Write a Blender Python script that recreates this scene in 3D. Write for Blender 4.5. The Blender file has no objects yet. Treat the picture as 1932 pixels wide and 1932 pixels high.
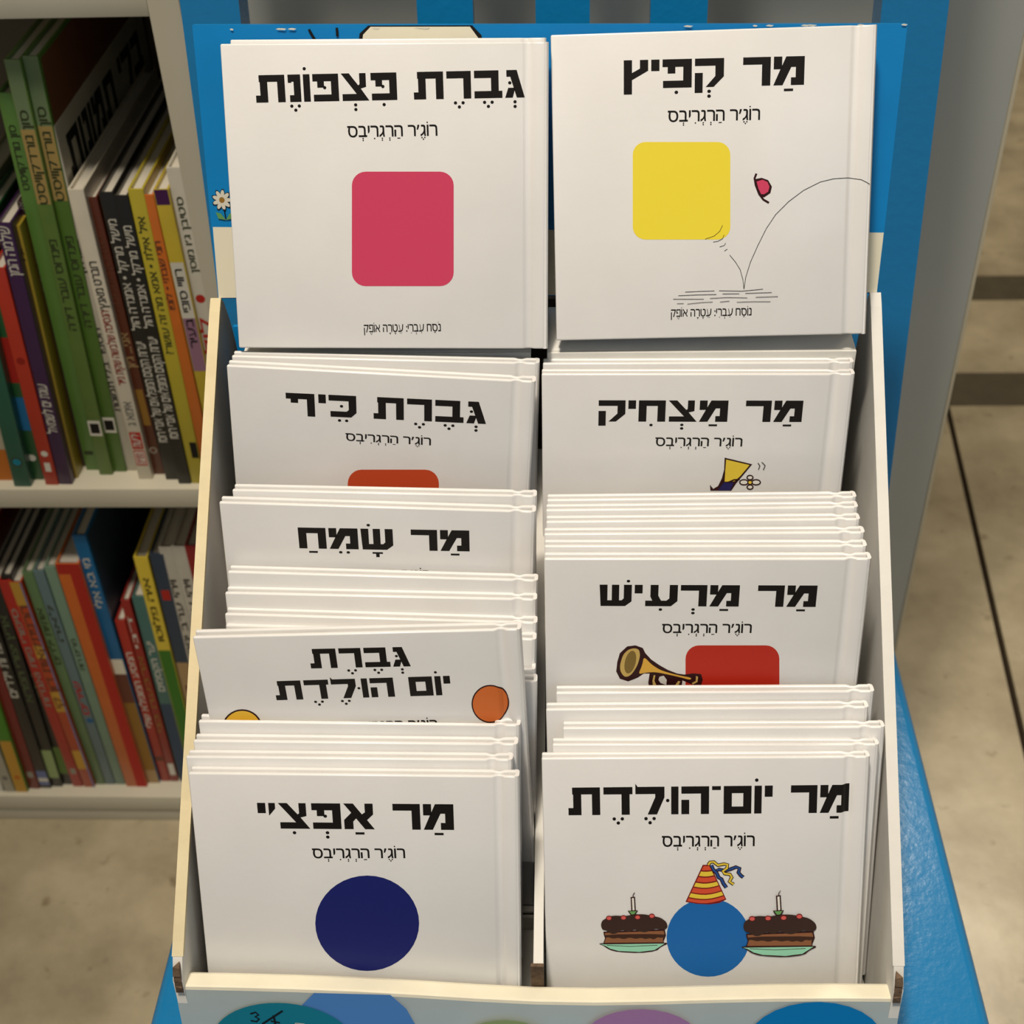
import bpy, bmesh, math, random
from mathutils import Vector, Matrix
random.seed(7)
C = bpy.context.scene.collection
SC = bpy.context.scene
# ------------------------------------------------------------------ camera
cam = bpy.data.cameras.new('camera'); camo = bpy.data.objects.new('camera', cam); C.objects.link(camo)
cam.sensor_width = 36; cam.lens = 36*2580/1932; cam.clip_start = .02
R0 = (0.99900962, 0.03336075, -0.02944206)     # camera right in world
R1 = (-0.00133075, -0.63900095, -0.7692048)    # camera down in world
R2 = (-0.04447475, 0.76848217, -0.6383237)     # view direction
camo.matrix_world = Matrix(((R0[0], -R1[0], -R2[0], 0), (R0[1], -R1[1], -R2[1], 0), (R0[2], -R1[2], -R2[2], 1.039), (0, 0, 0, 1)))
cam.dof.use_dof = True; cam.dof.focus_distance = .60; cam.dof.aperture_fstop = 16
SC.camera = camo
# ------------------------------------------------------------------ light and exposure
SC.view_settings.view_transform = 'Standard'; SC.view_settings.look = 'None'
SC.view_settings.gamma = 1; SC.view_settings.use_curve_mapping = False
SC.view_settings.exposure = 0.0
wd = bpy.data.worlds.new('shop_world'); SC.world = wd; wd.use_nodes = True
bg = wd.node_tree.nodes['Background']; bg.inputs[0].default_value = (.82, .90, 1.0, 1); bg.inputs[1].default_value = .20
def area(name, loc, target, size, power, col, size_y=None):
    l = bpy.data.lights.new(name, 'AREA'); l.energy = power; l.color = col; l.size = size
    if size_y: l.shape = 'RECTANGLE'; l.size_y = size_y
    o = bpy.data.objects.new(name, l); C.objects.link(o); o.location = loc
    o.rotation_euler = (Vector(target)-Vector(loc)).to_track_quat('-Z', 'Y').to_euler(); return o
area('ceiling_lamp', (-.25, .1, 2.9), (0, .5, .5), .5, 22, (1, .87, .70))
area('ceiling_lamp', (.98, 2.35, 2.9), (.75, 1.5, .0), .30, 27, (1, .88, .70))
area('shop_window', (1.6, -1.4, 1.9), (0, .5, .5), 1.0, 6, (.70, .86, 1), 1.2)
sp = bpy.data.lights.new('track_spot', 'SPOT'); sp.energy = 135; sp.color = (1, .90, .76); sp.spot_size = math.radians(34); sp.spot_blend = 1.0; sp.shadow_soft_size = .10
so = bpy.data.objects.new('track_spot', sp); C.objects.link(so); so.location = (-.30, -.05, 2.75)
so.rotation_euler = (Vector((.02, .47, .62))-so.location).to_track_quat('-Z', 'Y').to_euler()
# measured poses and print outlines (metres, millimetres on each cover)
BOOKS = {
'L1':(0.1410,(-0.0818,0.5234,0.7010),((0.99995,-0.00000,0.00962),(-0.00376,0.92050,0.39071),(-0.00886,-0.39073,0.92046))),
'L1b':(0.1374,(-0.0811,0.5319,0.6996),((0.99995,-0.00000,0.00951),(-0.00372,0.92050,0.39071),(-0.00876,-0.39073,0.92046))),
'L2r':(0.1404,(-0.0895,0.4991,0.5675),((0.99945,-0.00000,0.03305),(-0.00517,0.98769,0.15635),(-0.03265,-0.15643,0.98715))),
'L2':(0.1387,(-0.0942,0.4891,0.5680),((0.99788,-0.00000,0.06502),(-0.00905,0.99027,0.13888),(-0.06439,-0.13917,0.98817))),
'L3r':(0.1369,(-0.0879,0.4509,0.5270),((0.99966,-0.00000,0.02597),(-0.00451,0.98481,0.17359),(-0.02557,-0.17365,0.98448))),
'L3':(0.1411,(-0.0916,0.4427,0.5257),((0.99935,-0.00000,0.03618),(-0.00628,0.98481,0.17353),(-0.03563,-0.17365,0.98416))),
'L4a':(0.1397,(-0.0897,0.4234,0.4986),((0.99947,-0.00000,0.03260),(-0.00678,0.97815,0.20780),(-0.03188,-0.20791,0.97763))),
'L4b':(0.1401,(-0.0892,0.4163,0.4929),((0.99971,-0.00000,0.02401),(-0.00499,0.97815,0.20785),(-0.02349,-0.20791,0.97787))),
'L4c':(0.1400,(-0.0899,0.4090,0.4862),((0.99951,-0.00000,0.03129),(-0.00651,0.97815,0.20781),(-0.03061,-0.20791,0.97767))),
'L4d':(0.1394,(-0.0899,0.4018,0.4830),((0.99953,-0.00000,0.03081),(-0.00641,0.97815,0.20781),(-0.03013,-0.20791,0.97768))),
'L4e':(0.1386,(-0.0894,0.3947,0.4709),((0.99966,-0.00000,0.02625),(-0.00546,0.97815,0.20784),(-0.02568,-0.20791,0.97781))),
'L4f':(0.1371,(-0.0874,0.3887,0.4702),((0.99971,-0.00000,0.02404),(-0.00479,0.97992,0.19931),(-0.02355,-0.19937,0.97964))),
'L4g':(0.1399,(-0.0874,0.3854,0.5039),((0.99948,-0.00000,-0.03226),(0.00560,0.98481,0.17356),(0.03177,-0.17365,0.98430))),
'L5a':(0.1410,(-0.0945,0.3623,0.4632),((0.99996,-0.00000,0.00894),(-0.00231,0.96593,0.25881),(-0.00863,-0.25882,0.96589))),
'L5b':(0.1411,(-0.0951,0.3494,0.4616),((0.99998,-0.00000,0.00604),(-0.00177,0.95630,0.29237),(-0.00578,-0.29237,0.95629))),
'L5c':(0.1408,(-0.0966,0.3371,0.4621),((0.99999,-0.00000,0.00342),(-0.00111,0.94552,0.32557),(-0.00323,-0.32557,0.94551))),
'L5':(0.1412,(-0.0939,0.3248,0.4625),((0.99999,-0.00000,0.00441),(-0.00158,0.93358,0.35836),(-0.00412,-0.35837,0.93357))),
'R1':(0.1391,(0.0622,0.5279,0.7029),((0.99989,-0.00000,-0.01470),(0.00621,0.90631,0.42257),(0.01333,-0.42262,0.90621))),
'R2a':(0.1389,(0.0591,0.5072,0.5633),((0.99999,-0.00000,-0.00419),(0.00087,0.97815,0.20791),(0.00410,-0.20791,0.97814))),
'R2b':(0.1410,(0.0565,0.4989,0.5626),((1.00000,-0.00000,0.00297),(-0.00057,0.98163,0.19081),(-0.00291,-0.19081,0.98162))),
'R2':(0.1400,(0.0552,0.4904,0.5633),((0.99998,-0.00000,0.00633),(-0.00110,0.98481,0.17364),(-0.00623,-0.17365,0.98479))),
'R3a':(0.1388,(0.0590,0.4523,0.5196),((0.99995,-0.00000,-0.00961),(0.00200,0.97815,0.20790),(0.00940,-0.20791,0.97810))),
'R3b':(0.1385,(0.0585,0.4443,0.5203),((0.99995,-0.00000,-0.00992),(0.00206,0.97815,0.20790),(0.00970,-0.20791,0.97810))),
'R3c':(0.1380,(0.0582,0.4363,0.5201),((0.99996,-0.00000,-0.00841),(0.00175,0.97815,0.20790),(0.00822,-0.20791,0.97811))),
'R3d':(0.1395,(0.0578,0.4282,0.5196),((0.99999,-0.00000,-0.00495),(0.00103,0.97815,0.20791),(0.00484,-0.20791,0.97814))),
'R3e':(0.1390,(0.0571,0.4202,0.5192),((1.00000,-0.00000,0.00024),(-0.00005,0.97815,0.20791),(-0.00024,-0.20791,0.97815))),
'R3':(0.1396,(0.0575,0.4122,0.5189),((1.00000,-0.00000,-0.00023),(0.00005,0.97815,0.20791),(0.00023,-0.20791,0.97815))),
'R4a':(0.1402,(0.0640,0.3849,0.4614),((0.99994,-0.00000,-0.01132),(0.00274,0.97030,0.24191),(0.01098,-0.24192,0.97023))),
'R4b':(0.1410,(0.0603,0.3714,0.4611),((0.99991,-0.00000,-0.01352),(0.00384,0.95882,0.28399),(0.01296,-0.28402,0.95873))),
'R4c':(0.1395,(0.0666,0.3574,0.4601),((0.99995,-0.00000,-0.01022),(0.00333,0.94552,0.32555),(0.00966,-0.32557,0.94547))),
'R4d':(0.1407,(0.0622,0.3456,0.4592),((0.99998,-0.00000,-0.00699),(0.00250,0.93358,0.35836),(0.00652,-0.35837,0.93356))),
'R4':(0.1401,(0.0581,0.3329,0.4615),((0.99992,-0.00000,-0.01265),(0.00505,0.91706,0.39872),(0.01160,-0.39875,0.91699))),
}
PICS = {
'L1':[
 ('n','colour_patch',0,[]),
 ('f','pink',0,[(28.25,34.33),(28.02,32.75),(27.38,31.28),(26.38,30.01),(25.09,29.03),(23.6,28.42),(22,28.21),(-11.19,28.17),(-12.78,28.38),(-14.25,29),(-15.49,29.97),(-16.43,31.24),(-16.99,32.72),(-17.14,34.31),(-15.69,72.23),(-15.43,73.76),(-14.77,75.18),(-13.76,76.4),(-12.48,77.33),(-11,77.91),(-9.43,78.11),(22.98,78.03),(24.53,77.83),(25.96,77.24),(27.19,76.3),(28.13,75.09),(28.7,73.67),(28.88,72.14)]),
],
'R1':[
 ('n','colour_patch',0,[]),
 ('f','yellow',0,[(8.28,48.72),(8.11,47.29),(7.56,45.97),(6.68,44.85),(5.52,44),(4.17,43.48),(2.71,43.33),(-29.34,44.11),(-30.81,44.34),(-32.17,44.93),(-33.35,45.84),(-34.24,47.01),(-34.8,48.36),(-34.99,49.8),(-34.83,80.74),(-34.64,82.13),(-34.07,83.41),(-33.18,84.5),(-32.02,85.32),(-30.68,85.82),(-29.24,85.96),(2.26,85.1),(3.7,84.88),(5.04,84.3),(6.2,83.42),(7.1,82.29),(7.67,80.98),(7.88,79.58)]),
 ('n','hat_drawing',0,[]),
 ('f','kdk',0,[(18.88,68.93),(21.73,69.41),(24.6,68.38),(26.3,65.55),(25.7,62.78),(23.11,61.09),(21.48,61.13),(19.77,64.92)]),
 ('f','pink',0,[(19.55,67.88),(22.15,68.6),(24.29,67.59),(25.23,65.58),(24.7,63.44),(22.93,62.37),(21.61,62.48),(20.42,64.91)]),
 ('s','kdk',0.9,[(19.41,71.29),(18.63,69.33),(19.17,66.53),(20.79,62.5),(22.72,60.06),(25.13,58.63)]),
 ('n','bounce_drawing',0,[]),
 ('s','k',0.25,[(8.19,36.4),(10.8,33.23),(12.93,29.89),(14.24,25.34),(14.73,21.2)]),
 ('s','k',0.25,[(14.73,21.2),(15.47,26.54),(17.44,33.07),(20.63,40.34),(24.2,47.55),(28.19,53.5),(33.8,58.97),(40.22,63.6),(47.45,66.98),(53.11,68.18),(59.6,68.41),(65.31,67.47),(69.61,65.21)]),
 ('s','k',0.2,[(4.88,49.49),(3.59,46.85),(1.13,44.88),(-2.83,43.6)]),
 ('s','k',0.2,[(5.59,45.34),(4.87,43.57),(2.81,42.56),(0.74,42.29)]),
 ('s','k',0.2,[(6.3,41.66),(5.73,40.7),(3.67,40.1)]),
 ('s','k',0.2,[(7.08,39.04),(5.76,38.25)]),
 ('s','k',0.22,[(-11.59,20.56),(-4.47,20.73),(1.54,20.76)]),
 ('s','k',0.22,[(3.63,20.79),(13.9,20.39),(23.23,21.08)]),
 ('s','k',0.22,[(-14.68,19.05),(-6.14,19.19),(2.4,19.16)]),
 ('s','k',0.22,[(5.15,19.35),(12.67,19.26)]),
 ('s','k',0.22,[(15.34,19.36),(27.25,19.5)]),
 ('s','k',0.22,[(-16.94,17.53),(-3.19,17.21)]),
 ('s','k',0.22,[(-0.43,17.48),(7.26,17.72),(16.29,17.35)]),
 ('s','k',0.22,[(20.04,17.51),(29.96,17.62)]),
 ('s','k',0.22,[(-15.25,15.49),(-12.23,15.5)]),
 ('s','k',0.22,[(-10.55,15.22),(-4.44,15.74),(0.76,15.88)]),
 ('s','k',0.22,[(4.11,15.8),(8.29,16.12)]),
 ('s','k',0.22,[(11.64,15.55),(18.99,15.63),(26.67,15.45)]),
],
'L2':[
 ('n','colour_patch',0,[]),
 ('f','orange',0,[(27.24,47.93),(27.04,45.88),(26.39,43.93),(25.35,42.22),(23.97,40.87),(22.36,39.98),(20.62,39.59),(-10.45,37.59),(-12.19,37.75),(-13.81,38.44),(-15.18,39.62),(-16.21,41.2),(-16.84,43.07),(-17.02,45.1),(-16.36,73.57),(-16.09,75.53),(-15.4,77.38),(-14.33,79),(-12.95,80.27),(-11.37,81.11),(-9.68,81.46),(20.31,83.31),(21.99,83.16),(23.56,82.51),(24.92,81.42),(25.97,79.94),(26.64,78.18),(26.89,76.25)]),
],
'R2':[
 ('n','hat_drawing',0,[]),
 ('f','kdk',0,[(14.46,89.5),(27.41,86.07),(23.76,80.58),(20.72,76.06),(18.59,72.01),(8.87,71.97),(8.43,75.21),(10.14,72.99),(12.27,74.51),(13.79,78.55),(14.58,83.05)]),
 ('f','ylw2',0,[(15.21,88.51),(26.22,85.67),(22.48,80.08),(19.78,77.06),(15.21,76.84),(15.16,82.05)]),
 ('f','navy',0,[(14.8,76.34),(19.47,76.36),(18.13,72.31),(12.39,72.29)]),
 ('s','kdk',0.8,[(16.99,76.55),(19.55,77.86),(22.17,78.07)]),
 ('n','flower_drawing',0,[]),
 ('f','kdk',0,[(26.49,76.58),(26.36,75.93),(25.9,75.37),(25.19,75),(24.32,74.86),(23.44,74.99),(22.67,75.36),(22.14,75.91),(21.92,76.57),(22.05,77.22),(22.51,77.78),(23.23,78.15),(24.09,78.28),(24.97,78.16),(25.74,77.79),(26.27,77.24)]),
 ('f','white',0,[(25.88,76.58),(25.78,76.2),(25.44,75.87),(24.91,75.65),(24.27,75.57),(23.63,75.64),(23.07,75.86),(22.69,76.18),(22.53,76.57),(22.64,76.95),(22.98,77.28),(23.5,77.5),(24.14,77.58),(24.78,77.51),(25.34,77.29),(25.72,76.97)]),
 ('f','kdk',0,[(32.12,76.6),(31.99,75.95),(31.53,75.39),(30.82,75.02),(29.95,74.88),(29.07,75.01),(28.3,75.38),(27.77,75.93),(27.55,76.59),(27.67,77.24),(28.13,77.8),(28.85,78.17),(29.71,78.3),(30.59,78.18),(31.36,77.81),(31.89,77.26)]),
 ('f','white',0,[(31.5,76.6),(31.4,76.22),(31.06,75.89),(30.54,75.67),(29.9,75.59),(29.26,75.66),(28.7,75.88),(28.32,76.2),(28.16,76.59),(28.26,76.97),(28.6,77.3),(29.13,77.52),(29.76,77.6),(30.4,77.53),(30.96,77.31),(31.35,76.99)]),
 ('f','kdk',0,[(28.51,79.1),(28.43,78.52),(28.1,78.04),(27.58,77.71),(26.95,77.59),(26.3,77.7),(25.74,78.03),(25.34,78.51),(25.18,79.09),(25.27,79.66),(25.6,80.15),(26.11,80.48),(26.74,80.6),(27.39,80.48),(27.95,80.16),(28.35,79.67)]),
 ('f','white',0,[(27.9,79.1),(27.84,78.79),(27.63,78.53),(27.3,78.35),(26.9,78.29),(26.49,78.35),(26.14,78.52),(25.89,78.78),(25.79,79.09),(25.85,79.4),(26.06,79.66),(26.39,79.83),(26.79,79.9),(27.2,79.84),(27.55,79.66),(27.8,79.4)]),
 ('f','kdk',0,[(28.87,74.07),(28.78,73.49),(28.45,73),(27.93,72.67),(27.3,72.55),(26.65,72.66),(26.08,72.99),(25.69,73.48),(25.52,74.06),(25.61,74.64),(25.94,75.13),(26.46,75.46),(27.09,75.58),(27.74,75.47),(28.3,75.14),(28.7,74.65)]),
 ('f','white',0,[(28.25,74.07),(28.19,73.76),(27.98,73.5),(27.65,73.32),(27.25,73.26),(26.84,73.32),(26.48,73.49),(26.24,73.75),(26.14,74.06),(26.2,74.37),(26.41,74.63),(26.74,74.81),(27.14,74.87),(27.55,74.81),(27.9,74.64),(28.15,74.38)]),
 ('f','kdk',0,[(28.34,76.59),(28.25,75.98),(27.92,75.49),(27.41,75.21),(26.82,75.21),(26.27,75.48),(25.87,75.97),(25.7,76.58),(25.79,77.19),(26.12,77.68),(26.63,77.96),(27.22,77.96),(27.76,77.69),(28.16,77.2)]),
 ('f','ylw2',0,[(27.81,76.59),(27.73,76.19),(27.46,75.89),(27.07,75.78),(26.67,75.89),(26.36,76.18),(26.23,76.58),(26.31,76.98),(26.58,77.28),(26.96,77.39),(27.37,77.28),(27.68,76.99)]),
 ('s','k',0.35,[(29.97,86.87),(30.96,85.29),(30.4,83.3)]),
 ('s','k',0.35,[(31.69,87.27),(33.39,85.5),(32.69,83.11)]),
],
'R3':[
 ('n','colour_patch',0,[]),
 ('f','red',0,[(37.02,38.25),(36.94,36.26),(36.45,34.4),(35.57,32.79),(34.37,31.55),(32.92,30.76),(31.33,30.49),(0.64,30.25),(-0.99,30.5),(-2.52,31.27),(-3.87,32.49),(-4.92,34.09),(-5.61,35.95),(-5.9,37.95),(-7.46,80.41),(-7.32,82.27),(-6.79,84.01),(-5.89,85.5),(-4.69,86.64),(-3.27,87.36),(-1.73,87.61),(27.67,87.71),(29.23,87.47),(30.71,86.77),(32.03,85.63),(33.07,84.16),(33.79,82.43),(34.12,80.57)]),
 ('n','trumpet_drawing',0,[]),
 ('f','kdk',0,[(-37.86,78.61),(-36.77,83.35),(-33.58,86.96),(-29.88,87.52),(-26.62,86.15),(-25.4,83.39),(-22.76,80.07),(-18.96,77.01),(-15.16,74.51),(-10.9,72.56),(-7.62,72.01),(-3.91,72.71),(-0.17,72.33),(0.66,69.23),(0.08,66.4),(-2.24,65.82),(-4.62,66.94),(-8.44,68.91),(-8.73,64.08),(-10.97,60.64),(-17.53,59.45),(-22.29,61.15),(-23.76,67.42),(-23.27,72.51),(-25.84,72.49),(-28.6,70.22),(-32.79,68.22),(-36.56,69.62),(-38.26,73.57)]),
 ('f','gold',0,[(-35.28,71.73),(-35.81,72.61),(-36.11,73.26),(-36.36,74.02),(-36.49,74.73),(-36.57,75.79),(-36.56,76.64),(-36.43,77.74),(-36.22,78.86),(-35.81,80.61),(-35.47,81.7),(-35.03,82.73),(-34.58,83.48),(-33.86,84.35),(-33.34,84.87),(-32.72,85.31),(-32.14,85.59),(-31.27,85.85),(-30.69,85.96),(-30.09,85.96),(-29.6,85.86),(-28.94,85.6),(-28.55,85.3),(-28.23,84.79),(-28.04,84.18),(-27.87,83.14),(-27.83,82.33),(-27.89,81.3),(-28.05,80.28),(-28.38,78.7),(-28.67,77.62),(-29.08,76.45),(-29.51,75.43),(-30.22,74.02),(-30.69,73.16),(-31.2,72.4),(-31.62,71.89),(-32.2,71.35),(-32.61,71.06),(-33.06,70.85),(-33.47,70.77),(-34.06,70.76),(-34.47,70.9),(-34.9,71.25)]),
 ('f','olive',0,[(-29.8,77.41),(-29.92,76.93),(-30.01,76.59),(-30.12,76.23),(-30.23,75.91),(-30.39,75.47),(-30.5,75.18),(-30.64,74.86),(-30.77,74.6),(-30.97,74.23),(-31.1,74),(-31.26,73.75),(-31.41,73.55),(-31.62,73.29),(-31.77,73.13),(-31.94,72.97),(-32.09,72.86),(-32.3,72.72),(-32.45,72.64),(-32.62,72.58),(-32.76,72.56),(-32.97,72.55),(-33.11,72.56),(-33.26,72.6),(-33.39,72.67),(-33.57,72.79),(-33.69,72.9),(-33.82,73.04),(-33.93,73.19),(-34.07,73.44),(-34.16,73.63),(-34.25,73.86),(-34.33,74.09),(-34.43,74.44),(-34.48,74.7),(-34.54,75),(-34.58,75.29),(-34.62,75.73),(-34.64,76.04),(-34.65,76.39),(-34.65,76.73),(-34.63,77.21),(-34.62,77.55),(-34.58,77.93),(-34.54,78.28),(-34.47,78.78),(-34.42,79.13),(-34.34,79.52),(-34.27,79.86),(-34.15,80.35),(-34.06,80.68),(-33.95,81.04),(-33.84,81.35),(-33.68,81.79),(-33.56,82.08),(-33.42,82.39),(-33.29,82.66),(-33.1,83.01),(-32.96,83.25),(-32.8,83.49),(-32.66,83.68),(-32.45,83.94),(-32.3,84.1),(-32.14,84.26),(-31.99,84.37),(-31.77,84.51),(-31.62,84.58),(-31.46,84.64),(-31.32,84.66),(-31.11,84.67),(-30.97,84.66),(-30.82,84.62),(-30.69,84.55),(-30.52,84.43),(-30.4,84.33),(-30.27,84.19),(-30.16,84.04),(-30.02,83.8),(-29.93,83.61),(-29.84,83.38),(-29.76,83.15),(-29.66,82.81),(-29.61,82.55),(-29.55,82.25),(-29.51,81.96),(-29.47,81.54),(-29.45,81.23),(-29.43,80.87),(-29.43,80.54),(-29.45,80.07),(-29.46,79.73),(-29.49,79.34),(-29.53,78.99),(-29.6,78.49),(-29.65,78.14),(-29.73,77.76)]),
 ('f','gold2',0,[(-24.91,80.3),(-23.85,78.99),(-23.09,78.14),(-22.21,77.26),(-21.4,76.57),(-20.2,75.66),(-19.37,75.08),(-18.43,74.54),(-17.6,74.13),(-16.41,73.64),(-15.49,73.29),(-14.33,72.9),(-13.18,72.53),(-11.4,72.01),(-10.18,71.67),(-8.85,71.33),(-7.69,71.06),(-6.06,70.72),(-5.21,70.47),(-4.65,70.18),(-4.51,69.91),(-4.71,69.52),(-5.04,69.38),(-5.68,69.41),(-6.48,69.61),(-7.89,70.08),(-8.94,70.41),(-10.19,70.78),(-11.37,71.11),(-13.15,71.58),(-14.39,71.9),(-15.78,72.24),(-17.02,72.53),(-18.79,72.93),(-19.96,73.13),(-21.17,73.25),(-22.17,73.26),(-23.48,73.16),(-24.37,73.06),(-25.32,72.9),(-26.12,72.71),(-27.21,72.39),(-27.72,72.45),(-27.94,72.93),(-27.8,73.74),(-27.25,75.29),(-26.92,76.37),(-26.63,77.56),(-26.44,78.61),(-26.26,80.1),(-25.99,80.71),(-25.51,80.78)]),
 ('f','paper',0,[(-18.79,70.84),(-16.93,71.41),(-15.46,69.16),(-15.61,66.32),(-18.22,67.44),(-19.21,69.14)]),
 ('f','gold',0,[(-21.38,71.67),(-20.68,71.67),(-20.97,68.56),(-20.07,66.3),(-18.15,64.88),(-21.44,64.87),(-21.91,68.56)]),
 ('f','gold',0,[(-10.3,68.61),(-9.35,68.34),(-10.65,65.21),(-12.29,65.2)]),
 ('f','gold',0,[(-2.46,71.36),(-1.51,70.91),(-1.63,68.09),(-3.67,66.66),(-4.18,67.51),(-2.44,68.65)]),
],
'L4g':[
 ('n','balloon_drawing',0,[]),
 ('f','kdk',0,[(62.8,92.8),(62.53,90.78),(61.95,88.85),(61.09,87.07),(59.98,85.51),(58.65,84.24),(57.17,83.31),(55.59,82.75),(53.97,82.59),(52.37,82.83),(50.87,83.47),(49.51,84.47),(48.35,85.81),(47.43,87.42),(46.8,89.24),(46.47,91.2),(46.45,93.22),(46.75,95.23),(47.35,97.15),(48.23,98.9),(49.35,100.42),(50.66,101.66),(52.13,102.56),(53.69,103.1),(55.28,103.25),(56.85,103.01),(58.33,102.4),(59.68,101.42),(60.83,100.12),(61.75,98.54),(62.4,96.75),(62.76,94.81)]),
 ('f','orng2',0,[(62.22,92.81),(61.97,90.94),(61.43,89.14),(60.63,87.48),(59.6,86.03),(58.37,84.85),(56.99,83.99),(55.52,83.47),(54.02,83.32),(52.53,83.54),(51.13,84.14),(49.87,85.07),(48.79,86.31),(47.94,87.81),(47.35,89.5),(47.04,91.32),(47.03,93.21),(47.31,95.08),(47.86,96.86),(48.68,98.49),(49.72,99.91),(50.94,101.06),(52.3,101.9),(53.75,102.4),(55.24,102.55),(56.7,102.33),(58.08,101.75),(59.33,100.84),(60.4,99.63),(61.25,98.16),(61.86,96.49),(62.18,94.69)]),
 ('n','balloon_drawing',0,[]),
 ('f','kdk',0,[(-47.13,82.19),(-47.61,80.11),(-48.42,78.12),(-49.53,76.29),(-50.89,74.69),(-52.47,73.38),(-54.19,72.42),(-55.98,71.85),(-57.79,71.68),(-59.53,71.93),(-61.14,72.59),(-62.55,73.63),(-63.71,75),(-64.57,76.66),(-65.11,78.53),(-65.3,80.55),(-65.13,82.64),(-64.62,84.7),(-63.79,86.68),(-62.66,88.48),(-61.29,90.05),(-59.73,91.32),(-58.03,92.24),(-56.26,92.8),(-54.49,92.95),(-52.78,92.71),(-51.2,92.07),(-49.8,91.06),(-48.64,89.72),(-47.77,88.1),(-47.21,86.26),(-46.99,84.26)]),
 ('f','ylw3',0,[(-47.84,82.2),(-48.28,80.3),(-49.02,78.48),(-50.05,76.8),(-51.3,75.33),(-52.75,74.14),(-54.33,73.26),(-55.99,72.74),(-57.65,72.58),(-59.25,72.81),(-60.73,73.42),(-62.03,74.36),(-63.1,75.62),(-63.9,77.14),(-64.39,78.86),(-64.57,80.71),(-64.42,82.62),(-63.95,84.51),(-63.19,86.32),(-62.15,87.98),(-60.89,89.41),(-59.45,90.58),(-57.89,91.43),(-56.26,91.94),(-54.62,92.08),(-53.05,91.85),(-51.59,91.27),(-50.3,90.34),(-49.23,89.12),(-48.43,87.63),(-47.92,85.94),(-47.72,84.11)]),
],
'L5':[
 ('n','colour_patch',0,[]),
 ('f','navy2',0,[(25.57,58.16),(25.17,54.28),(24.2,50.47),(22.71,46.83),(20.71,43.44),(18.26,40.39),(15.42,37.77),(12.25,35.63),(8.84,34.04),(5.27,33.03),(1.64,32.65),(-1.97,32.88),(-5.46,33.74),(-8.75,35.2),(-11.74,37.21),(-14.37,39.73),(-16.56,42.7),(-18.26,46.02),(-19.44,49.63),(-20.07,53.42),(-20.13,57.3),(-19.63,61.18),(-18.58,64.96),(-17.01,68.54),(-14.96,71.85),(-12.49,74.8),(-9.65,77.32),(-6.52,79.36),(-3.17,80.87),(0.32,81.81),(3.86,82.16),(7.38,81.93),(10.78,81.1),(13.99,79.71),(16.93,77.77),(19.53,75.35),(21.73,72.49),(23.47,69.26),(24.71,65.74),(25.42,62.01)]),
],
'R4':[
 ('n','colour_patch',0,[]),
 ('f','blue',0,[(20.88,43.49),(20.73,40.36),(20.12,37.29),(19.07,34.37),(17.61,31.67),(15.77,29.25),(13.6,27.17),(11.14,25.5),(8.47,24.27),(5.64,23.51),(2.74,23.25),(-0.18,23.5),(-3.03,24.23),(-5.74,25.45),(-8.25,27.11),(-10.49,29.17),(-12.4,31.59),(-13.94,34.29),(-15.07,37.22),(-15.77,40.29),(-16.01,43.43),(-15.8,46.56),(-15.14,49.61),(-14.05,52.5),(-12.56,55.16),(-10.7,57.52),(-8.53,59.54),(-6.09,61.15),(-3.45,62.34),(-0.66,63.06),(2.19,63.3),(5.06,63.06),(7.86,62.34),(10.53,61.16),(13,59.54),(15.22,57.53),(17.13,55.18),(18.69,52.53),(19.85,49.65),(20.59,46.61)]),
 ('n','hat_drawing',0,[]),
 ('f','kred',0,[(-0.4,79.93),(2.81,79.93),(10.15,62.7),(7,60.88),(2.77,60.21),(-2.55,60.45),(-7.76,61.48)]),
 ('f','red2',0,[(-0.02,79.34),(0.4,79.34),(0.82,79.34),(1.24,79.34),(1.66,79.34),(2.08,79.34),(2.5,79.34),(3.35,77.39),(2.65,77.27),(1.95,77.18),(1.25,77.14),(0.54,77.14),(-0.16,77.19),(-0.86,77.26)]),
 ('f','ylw2',0,[(-1.11,76.66),(-0.32,76.56),(0.46,76.5),(1.25,76.5),(2.03,76.56),(2.82,76.67),(3.6,76.82),(4.48,74.78),(3.41,74.52),(2.33,74.31),(1.26,74.2),(0.18,74.21),(-0.9,74.32),(-1.99,74.49)]),
 ('f','red2',0,[(-2.23,73.88),(-1.07,73.69),(0.1,73.57),(1.26,73.56),(2.42,73.68),(3.58,73.91),(4.73,74.21),(5.62,72.18),(4.17,71.75),(2.72,71.42),(1.27,71.25),(-0.19,71.27),(-1.65,71.44),(-3.11,71.71)]),
 ('f','ylw2',0,[(-3.36,71.1),(-1.81,70.81),(-0.27,70.62),(1.27,70.61),(2.8,70.79),(4.34,71.15),(5.87,71.6),(6.65,69.81),(4.86,69.25),(3.07,68.81),(1.27,68.58),(-0.53,68.6),(-2.33,68.83),(-4.13,69.18)]),
 ('f','red2',0,[(-4.35,68.65),(-2.47,68.28),(-0.6,68.04),(1.28,68.02),(3.14,68.26),(5,68.73),(6.86,69.32),(7.79,67.19),(5.63,66.47),(3.46,65.91),(1.28,65.62),(-0.9,65.64),(-3.08,65.93),(-5.26,66.38)]),
 ('f','ylw2',0,[(-5.48,65.86),(-3.22,65.39),(-0.97,65.08),(1.28,65.06),(3.53,65.36),(5.77,65.95),(8,66.7),(8.79,64.89),(6.3,64.04),(3.8,63.37),(1.29,63.02),(-1.22,63.04),(-3.74,63.39),(-6.26,63.93)]),
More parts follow.
